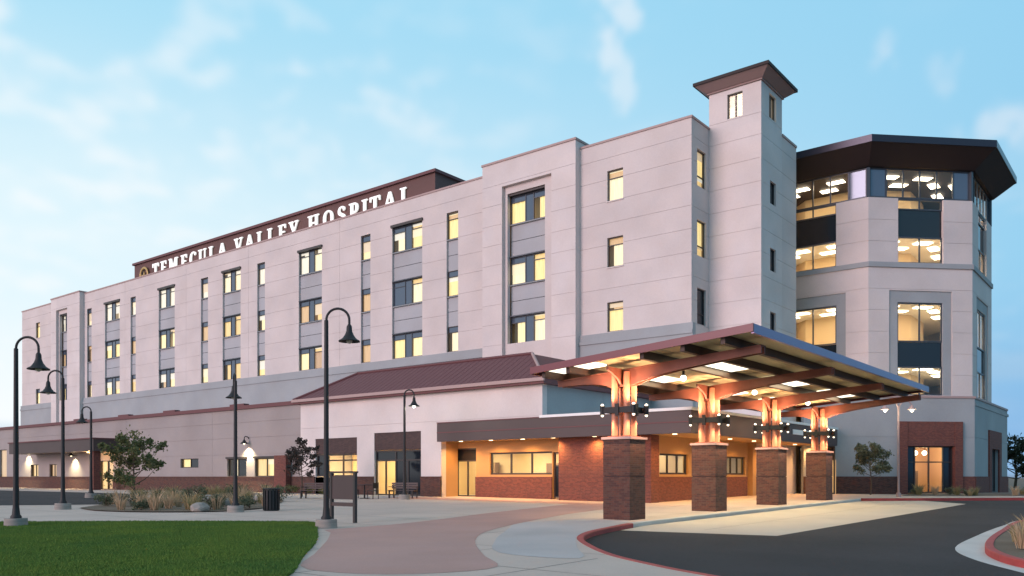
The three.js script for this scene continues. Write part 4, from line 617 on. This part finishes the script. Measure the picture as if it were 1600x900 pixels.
function bench(x, z, turn, label) {
  const t = thing('bench', label, 'bench', [x, gh(x, z), z], 'benches in front of the entrance hall'); t.rotation.y = turn;
  for (const s of [-0.75, 0.75]) { sub(t, 'leg', merge([bx(s - 0.03, s + 0.03, 0, 0.42, 0.18, 0.24), bx(s - 0.03, s + 0.03, 0, 0.85, -0.26, -0.2), bx(s - 0.03, s + 0.03, 0.36, 0.42, -0.199, 0.179), bx(s - 0.03, s + 0.03, 0.6, 0.64, -0.199, 0.24)]), M.black); }
  for (let i = 0; i < 4; i++) sub(t, 'seat_slat', bx(-0.85, 0.85, 0.421, 0.45, -0.17 + i * 0.105, -0.085 + i * 0.105), M.brown);
  for (let i = 0; i < 3; i++) sub(t, 'back_slat', bx(-0.85, 0.85, 0.52 + i * 0.12, 0.61 + i * 0.12, -0.198, -0.17), M.brown);
}
bench(-36.2, -28.6, 0.3, 'left slatted bench facing the plaza before the entrance hall');
bench(-32.9, -31.9, 0.2, 'right slatted bench facing the plaza before the entrance hall');
{ // round cafe table with two chairs
  const x = -34.3, z = -30.4, t = thing('patio_table', 'small round dark patio table between the two benches', 'table', [x, gh(x, z), z]);
  const tp = new THREE.CylinderGeometry(0.5, 0.5, 0.035, 24); tp.translate(0, 0.73, 0); sub(t, 'table_top', tp, M.black); const st = new THREE.CylinderGeometry(0.04, 0.05, 0.7, 10); st.translate(0, 0.36, 0); sub(t, 'stem', st, M.black); const ft = new THREE.CylinderGeometry(0.26, 0.28, 0.03, 18); ft.translate(0, 0.015, 0); sub(t, 'foot', ft, M.black);
  for (const [dx, dz, a, lab] of [[-0.75, 0.15, 1.4, 'dark patio chair left of the round table'], [0.78, 0.1, -1.5, 'dark patio chair right of the round table']]) {
    const c = thing('patio_chair', lab, 'chair', [x + dx, gh(x + dx, z + dz), z + dz], 'patio chairs'); c.rotation.y = a;
    sub(c, 'seat', bx(-0.22, 0.22, 0.42, 0.46, -0.22, 0.22), M.black); sub(c, 'backrest', bx(-0.2, 0.2, 0.56, 0.86, -0.215, -0.19), M.black); for (const [u, v] of [[-1, -1], [1, -1], [-1, 1], [1, 1]]) sub(c, 'leg', bx(u * 0.2 - 0.015, u * 0.2 + 0.015, 0, v < 0 ? 0.88 : 0.419, v * 0.2 - 0.015, v * 0.2 + 0.015), M.black);
  }
}

/* ---------- planting ---------- */
const ORD = ['leftmost', 'second from the left', 'third from the left', 'fourth from the left', 'fifth from the left', 'sixth from the left', 'seventh from the left', 'eighth from the left', 'ninth from the left', 'tenth from the left', 'eleventh from the left', 'twelfth from the left', 'thirteenth from the left', 'fourteenth from the left', 'fifteenth from the left', 'sixteenth from the left'];
function ordinals(group, phrase) { const l = scene.children.filter((o) => o.userData.group === group), k = (o) => (0.783 * o.position.x - 0.622 * o.position.z) / depth(o.position.x, o.position.z); l.sort((p, q) => k(p) - k(q)).forEach((o, i) => { o.userData.label = i === l.length - 1 ? `rightmost of the ${phrase}` : `${ORD[i]} of the ${phrase}`; }); }
function leaves(list, n, size, rnd, mats) { // list of clumps [x,y,z,r]; leaf-sized quads spread through the clumps
  const out = mats.map(() => ({ p: [], n: [] }));
  const q = new THREE.Quaternion(), v = new THREE.Vector3(), e = new THREE.Euler();
  for (let i = 0; i < n; i++) {
    const c = list[Math.floor(rnd() * list.length)], a = rnd() * 6.283, u = rnd() * 2 - 1, rr = c[3] * Math.pow(rnd(), 0.5) * (rnd() < 0.22 ? 1.55 : 1), s = Math.sqrt(1 - u * u), o = out[Math.floor(rnd() * out.length)];
    const cx = c[0] + Math.cos(a) * s * rr, cy = c[1] + u * rr * 0.85, cz = c[2] + Math.sin(a) * s * rr, k = size * (0.6 + 0.8 * rnd());
    e.set(rnd() * 3, rnd() * 6.3, rnd() * 3); q.setFromEuler(e); const pts = [[-0.5, 0, 0], [0, 0.26, 0.08], [0.5, 0, 0], [0, -0.26, 0.08]].map((p) => { v.set(p[0] * k, p[1] * k, p[2] * k).applyQuaternion(q); return [v.x + cx, v.y + cy, v.z + cz]; });
    for (const j of [0, 2, 1, 0, 3, 2]) o.p.push(...pts[j]);
  }
  return out.map((o) => { const g = new THREE.BufferGeometry(); g.setAttribute('position', new THREE.Float32BufferAttribute(o.p, 3)); g.computeVertexNormals(); return g; });
}
const green = [leafMat([0.13, 0.14, 0.04]), leafMat([0.18, 0.17, 0.055]), leafMat([0.08, 0.10, 0.03])], dusty = [leafMat([0.15, 0.16, 0.085]), leafMat([0.09, 0.11, 0.055])], dark = [leafMat([0.02, 0.032, 0.014]), leafMat([0.03, 0.045, 0.018])], redl = [leafMat([0.05, 0.035, 0.03]), leafMat([0.07, 0.05, 0.035])];
function tree(name, label, x, z, H, W, seed, mats, nLeaf, size, trunkR, clearStem = 0.3, group) {
  const y = gh(x, z), t = thing(name, label, 'tree', [x, y - 0.05, z], group), r = rng(seed), clumps = [], limbs = [];
  limbs.push([[0, 0, 0], [0.03 * W, H * 0.3, 0.02 * W], [-0.02 * W, H * 0.6, 0], [0.02 * W, H * 0.88, 0.02]]);
  const nb = 17; for (let i = 0; i < nb; i++) { const h0 = H * (clearStem + 0.5 * i / nb), a = i * 2.4 + r(), len = W * 0.5 * (0.55 + 0.5 * r()) * (1 - 0.35 * i / nb), rise = H * (0.08 + 0.2 * r()); const end = [Math.cos(a) * len, h0 + rise, Math.sin(a) * len]; limbs.push([[0, h0, 0], [end[0] * 0.5, h0 + rise * 0.35, end[2] * 0.5], end]); clumps.push([end[0], end[1], end[2], W * (0.06 + 0.07 * r())], [end[0] * 0.7 + W * 0.06 * (r() - 0.5), h0 + rise * (0.6 + 0.5 * r()), end[2] * 0.7, W * (0.07 + 0.06 * r())], [end[0] * 1.12, end[1] + H * 0.03, end[2] * 1.12, W * 0.045]); }
  clumps.push([0, H * 0.88, 0, W * 0.14], [W * 0.1, H * 0.76, 0.05 * W, W * 0.17], [-W * 0.08, H * 0.7, -0.05 * W, W * 0.18]);
  const tr = limbs.map((l, i) => { const g = tube(l, 1, i ? 6 : 10, 6), p = g.attributes.position, c = new THREE.CatmullRomCurve3(l.map((q) => new THREE.Vector3(...q))), rings = (i ? 6 : 10) + 1, v = new THREE.Vector3(); for (let k = 0; k < p.count; k++) { const tt = Math.floor(k / 7) / (rings - 1), o = c.getPointAt(Math.min(1, tt)), rad = (i ? trunkR * 0.4 : trunkR) * (1 - 0.82 * tt); v.fromBufferAttribute(p, k).sub(o).multiplyScalar(rad).add(o); p.setXYZ(k, v.x, v.y, v.z); } g.computeVertexNormals(); return g; });
  sub(t, 'trunk', merge(tr), M.bark); leaves(clumps, nLeaf, size, r, mats).forEach((g, i) => sub(t, 'crown', g, mats[i])); return t;
}
tree('plaza_tree', 'young broad green tree in the planting bed before the low wing', -39.6, -20.4, 3.7, 3.2, 5, green, 4000, 0.15, 0.07, 0.18);
tree('small_tree', 'thin dark-leaved young tree between the low wing and hall', -38.9, -29.8, 3.1, 2.2, 9, redl, 1900, 0.16, 0.05, 0.33);
tree('small_tree', 'small bushy tree against the grey wall left of the brick portal', -14.6, -53.4, 3.0, 2.7, 15, dusty, 4200, 0.17, 0.05, 0.38);
for (const [x, z, H, W, s, l] of [[-9.2, -101, 7.2, 6.5, 21, 'dark tree at the far right edge beyond the podium'], [-3.5, -104, 6.4, 6.5, 22, 'dark tree cut by the right edge of the picture'], [-13, -99, 5.6, 5, 23, 'low dark tree just right of the podium corner']]) tree('background_tree', l, x, z, H, W, s, dark, 3200, 0.42, 0.16, 0.15, 'trees beyond the podium');
tree('background_tree', 'dark tree far off beyond the left end of the building', -136, -47, 8.5, 9, 31, dark, 2600, 0.55, 0.2, 0.2);
// tussocks, shrubs, boulders
function bladeGeo(n, h, spread, w, seed) { const r = rng(seed), p = [], nn = []; for (let i = 0; i < n; i++) { const a = r() * 6.283, o = r() * spread * 0.35, x = Math.cos(a) * o, z = Math.sin(a) * o, hh = h * (0.6 + 0.5 * r()), l = spread * (0.3 + 0.7 * r()), b = r() * 6.283, dx = Math.cos(b) * w, dz = Math.sin(b) * w, m = [x + Math.cos(a) * l * 0.35, hh * 0.65, z + Math.sin(a) * l * 0.35], e = [x + Math.cos(a) * l, hh, z + Math.sin(a) * l]; for (const t of [[x - dx, 0, z - dz], [x + dx, 0, z + dz], [m[0] + dx * 0.7, m[1], m[2] + dz * 0.7], [x - dx, 0, z - dz], [m[0] + dx * 0.7, m[1], m[2] + dz * 0.7], [m[0] - dx * 0.7, m[1], m[2] - dz * 0.7], [m[0] - dx * 0.7, m[1], m[2] - dz * 0.7], [m[0] + dx * 0.7, m[1], m[2] + dz * 0.7], e]) p.push(...t); } const g = new THREE.BufferGeometry(); g.setAttribute('position', new THREE.Float32BufferAttribute(p, 3)); g.computeVertexNormals(); return g; }
const straw = [leafMat([0.42, 0.31, 0.15]), leafMat([0.26, 0.22, 0.09]), leafMat([0.5, 0.36, 0.22])], tuss = [1, 2, 3].map((s) => bladeGeo(90, 0.62, 0.4, 0.012, s));
const RB = rng(404); let nT = 0;
const bedBox = bedPoly.reduce((a, [x, z]) => [Math.min(a[0], x), Math.max(a[1], x), Math.min(a[2], z), Math.max(a[3], z)], [1e9, -1e9, 1e9, -1e9]);
const places = ['near the edge of the left bed', 'in the left planting bed', 'in the far part of the left bed'];
function scatter(P, n, fn, box, gap) { const done = []; for (let i = 0; i < 4000 && done.length < n; i++) { const x = lerp(box[0], box[1], RB()), z = lerp(box[2], box[3], RB()); if (!inPoly(x, z, P) || done.some(([a, b]) => Math.hypot(a - x, b - z) < gap)) continue; done.push([x, z]); fn(x, z, done.length); } }
function tussock(x, z, label, group, k = 1) { const o = new THREE.Mesh(tuss[nT++ % 3], straw[Math.floor(RB() * 3)]); o.name = numbered('grass_tussock'); o.position.set(x, gh(x, z) + 0.03, z); o.scale.setScalar(k * (0.7 + 0.6 * RB())); o.rotation.y = RB() * 6; o.castShadow = o.receiveShadow = true; scene.add(o); tag(o, label, 'ornamental grass', group); }
scatter(bedPoly, 48, (x, z) => tussock(x, z, 'straw-coloured tussock of ornamental grass in the left planting bed', 'tussocks in the left bed'), bedBox, 0.75);
function shrub(x, z, W, label, mats, group) { const t = thing('shrub', label, 'shrub', [x, gh(x, z), z], group), r = rng(Math.round(x * 91 + z * 7 + 5000)); const c = []; for (let i = 0; i < 9; i++) c.push([(r() - 0.5) * W * 0.8, W * (0.2 + 0.45 * r()), (r() - 0.5) * W * 0.8, W * 0.24]); leaves(c, 520, 0.085, r, mats).forEach((g, i) => sub(t, 'foliage', g, mats[i])); sub(t, 'stem', merge([0, 1, 2, 3].map((i) => tube([[0, 0, 0], [(r() - 0.5) * W * 0.4, W * 0.3, (r() - 0.5) * W * 0.4], [(r() - 0.5) * W * 0.7, W * 0.6, (r() - 0.5) * W * 0.7]], 0.015, 4, 4))), M.bark); }
scatter(bedPoly, 16, (x, z) => shrub(x, z, 0.65 + 0.45 * RB(), 'small rounded green shrub among the tussocks of the left bed', dusty, 'shrubs in the left bed'), bedBox, 1.3);
const rockG = [1, 2].map((s) => { const g = new THREE.IcosahedronGeometry(0.34, 2), p = g.attributes.position; for (let i = 0; i < p.count; i++) { const k = 0.75 + 0.5 * fbm(p.getX(i) * 4 + 9, p.getY(i) * 4 + 9, p.getZ(i) * 4 + s * 7, 3); p.setXYZ(i, p.getX(i) * k * 1.3, p.getY(i) * k * 0.7, p.getZ(i) * k); } g.computeVertexNormals(); return g; });
scatter(bedPoly, 7, (x, z, i) => { const o = new THREE.Mesh(rockG[i % 2], M.rock); o.name = numbered('boulder'); o.position.set(x, gh(x, z) + 0.12, z); o.rotation.y = RB() * 6; o.castShadow = o.receiveShadow = true; scene.add(o); tag(o, 'rounded grey boulder lying in the left planting bed', 'boulder', 'boulders in the left bed'); }, bedBox, 1.6);
for (const [x, z, k] of [[-2.9, -22.5, 1.1], [-2.6, -20.8, 1.0], [-3.0, -25.2, 1.1], [-2.1, -23.6, 1.2], [-2.9, -28.5, 1.1], [-1.9, -20.2, 1.1], [-1.2, -21.8, 1.2], [-1.4, -25.4, 1.2]]) tussock(x, z, 'straw-coloured tussock of ornamental grass on the red-kerbed island', 'tussocks on the traffic island', k * 0.75);
for (const [x, z] of [[-2.0, -26.6], [-2.2, -22.0]]) shrub(x, z, 0.6, 'low green shrub on the red-kerbed traffic island', green, 'shrubs on the traffic island');
const podBed = [[-12.4, -52.4], [-9.5, -54.2], [-2.4, -61.6], [-3.5, -63], [-9.3, -57.5], [-13, -54.8]];
scatter(podBed, 16, (x, z) => tussock(x, z, 'straw-coloured tussock of ornamental grass below the octagonal tower', 'tussocks below the tower', 0.9), [-13, -2.4, -63, -52.4], 0.7);
scatter(podBed, 7, (x, z) => shrub(x, z, 0.6, 'low shrub in the bed below the octagonal tower', dusty, 'shrubs below the tower'), [-13, -2.4, -63, -52.4], 1.1);
ordinals('shrubs in the left bed', 'small shrubs in the left planting bed'); ordinals('boulders in the left bed', 'boulders in the left planting bed'); ordinals('tussocks on the traffic island', 'straw tussocks on the red-kerbed island'); ordinals('shrubs on the traffic island', 'two green shrubs on the red-kerbed island');
ordinals('tussocks below the tower', 'straw tussocks below the octagonal tower'); ordinals('shrubs below the tower', 'low shrubs below the octagonal tower');
{ // ground-cover shrubs along the hall and wing
  for (const [x, z] of [[-46.2, -33.4], [-44.6, -33.5], [-43.0, -33.3], [-41.3, -33.4], [-47.6, -33.6], [-40.2, -33.2]]) shrub(x, z, 0.75, 'low green shrub at the foot of the entrance hall wall', green, 'shrubs along the hall wall');
  ordinals('shrubs along the hall wall', 'green shrubs at the foot of the hall wall');
  // lawn grass
  const g = bladeGeo(7, 0.055, 0.045, 0.004, 5), n = 60000, im = new THREE.InstancedMesh(g, new THREE.MeshStandardMaterial({ color: 0xffffff, roughness: 0.9, side: THREE.DoubleSide }), n), m = new THREE.Matrix4(), q = new THREE.Quaternion(), r = rng(12), c = new THREE.Color(), UP = new THREE.Vector3(0, 1, 0); let k = 0;
  for (let i = 0; i < 400000 && k < n; i++) { const x = lerp(-31, -9.5, r()), z = lerp(-16.6, -3.5, r()); if (!inPoly(x, z, lawnEdge)) continue; const d = depth(x, z), s = (z * -0.622 + x * 0.783) / d; if (d < 12.5 || s < -0.66) continue; q.setFromAxisAngle(UP, r() * 6.28); const sc = 0.7 + 0.6 * r(); m.compose(new THREE.Vector3(x, gh(x, z) + 0.012, z), q, new THREE.Vector3(sc * 1.4, sc, sc * 1.4)); im.setMatrixAt(k, m); const t = fbm(x * 0.8, z * 0.8, 2, 3), w = 0.75 + 0.5 * r(); im.setColorAt(k, c.setRGB(lerp(0.062, 0.14, t) * w, lerp(0.15, 0.215, t) * w, 0.025 * w)); k++; }
  im.count = k; im.name = 'lawn_grass'; im.receiveShadow = im.castShadow = true; im.userData = { kind: 'stuff', label: 'short mown green grass of the lawn', category: 'grass' }; scene.add(im);
}
renderer.render(scene, camera);
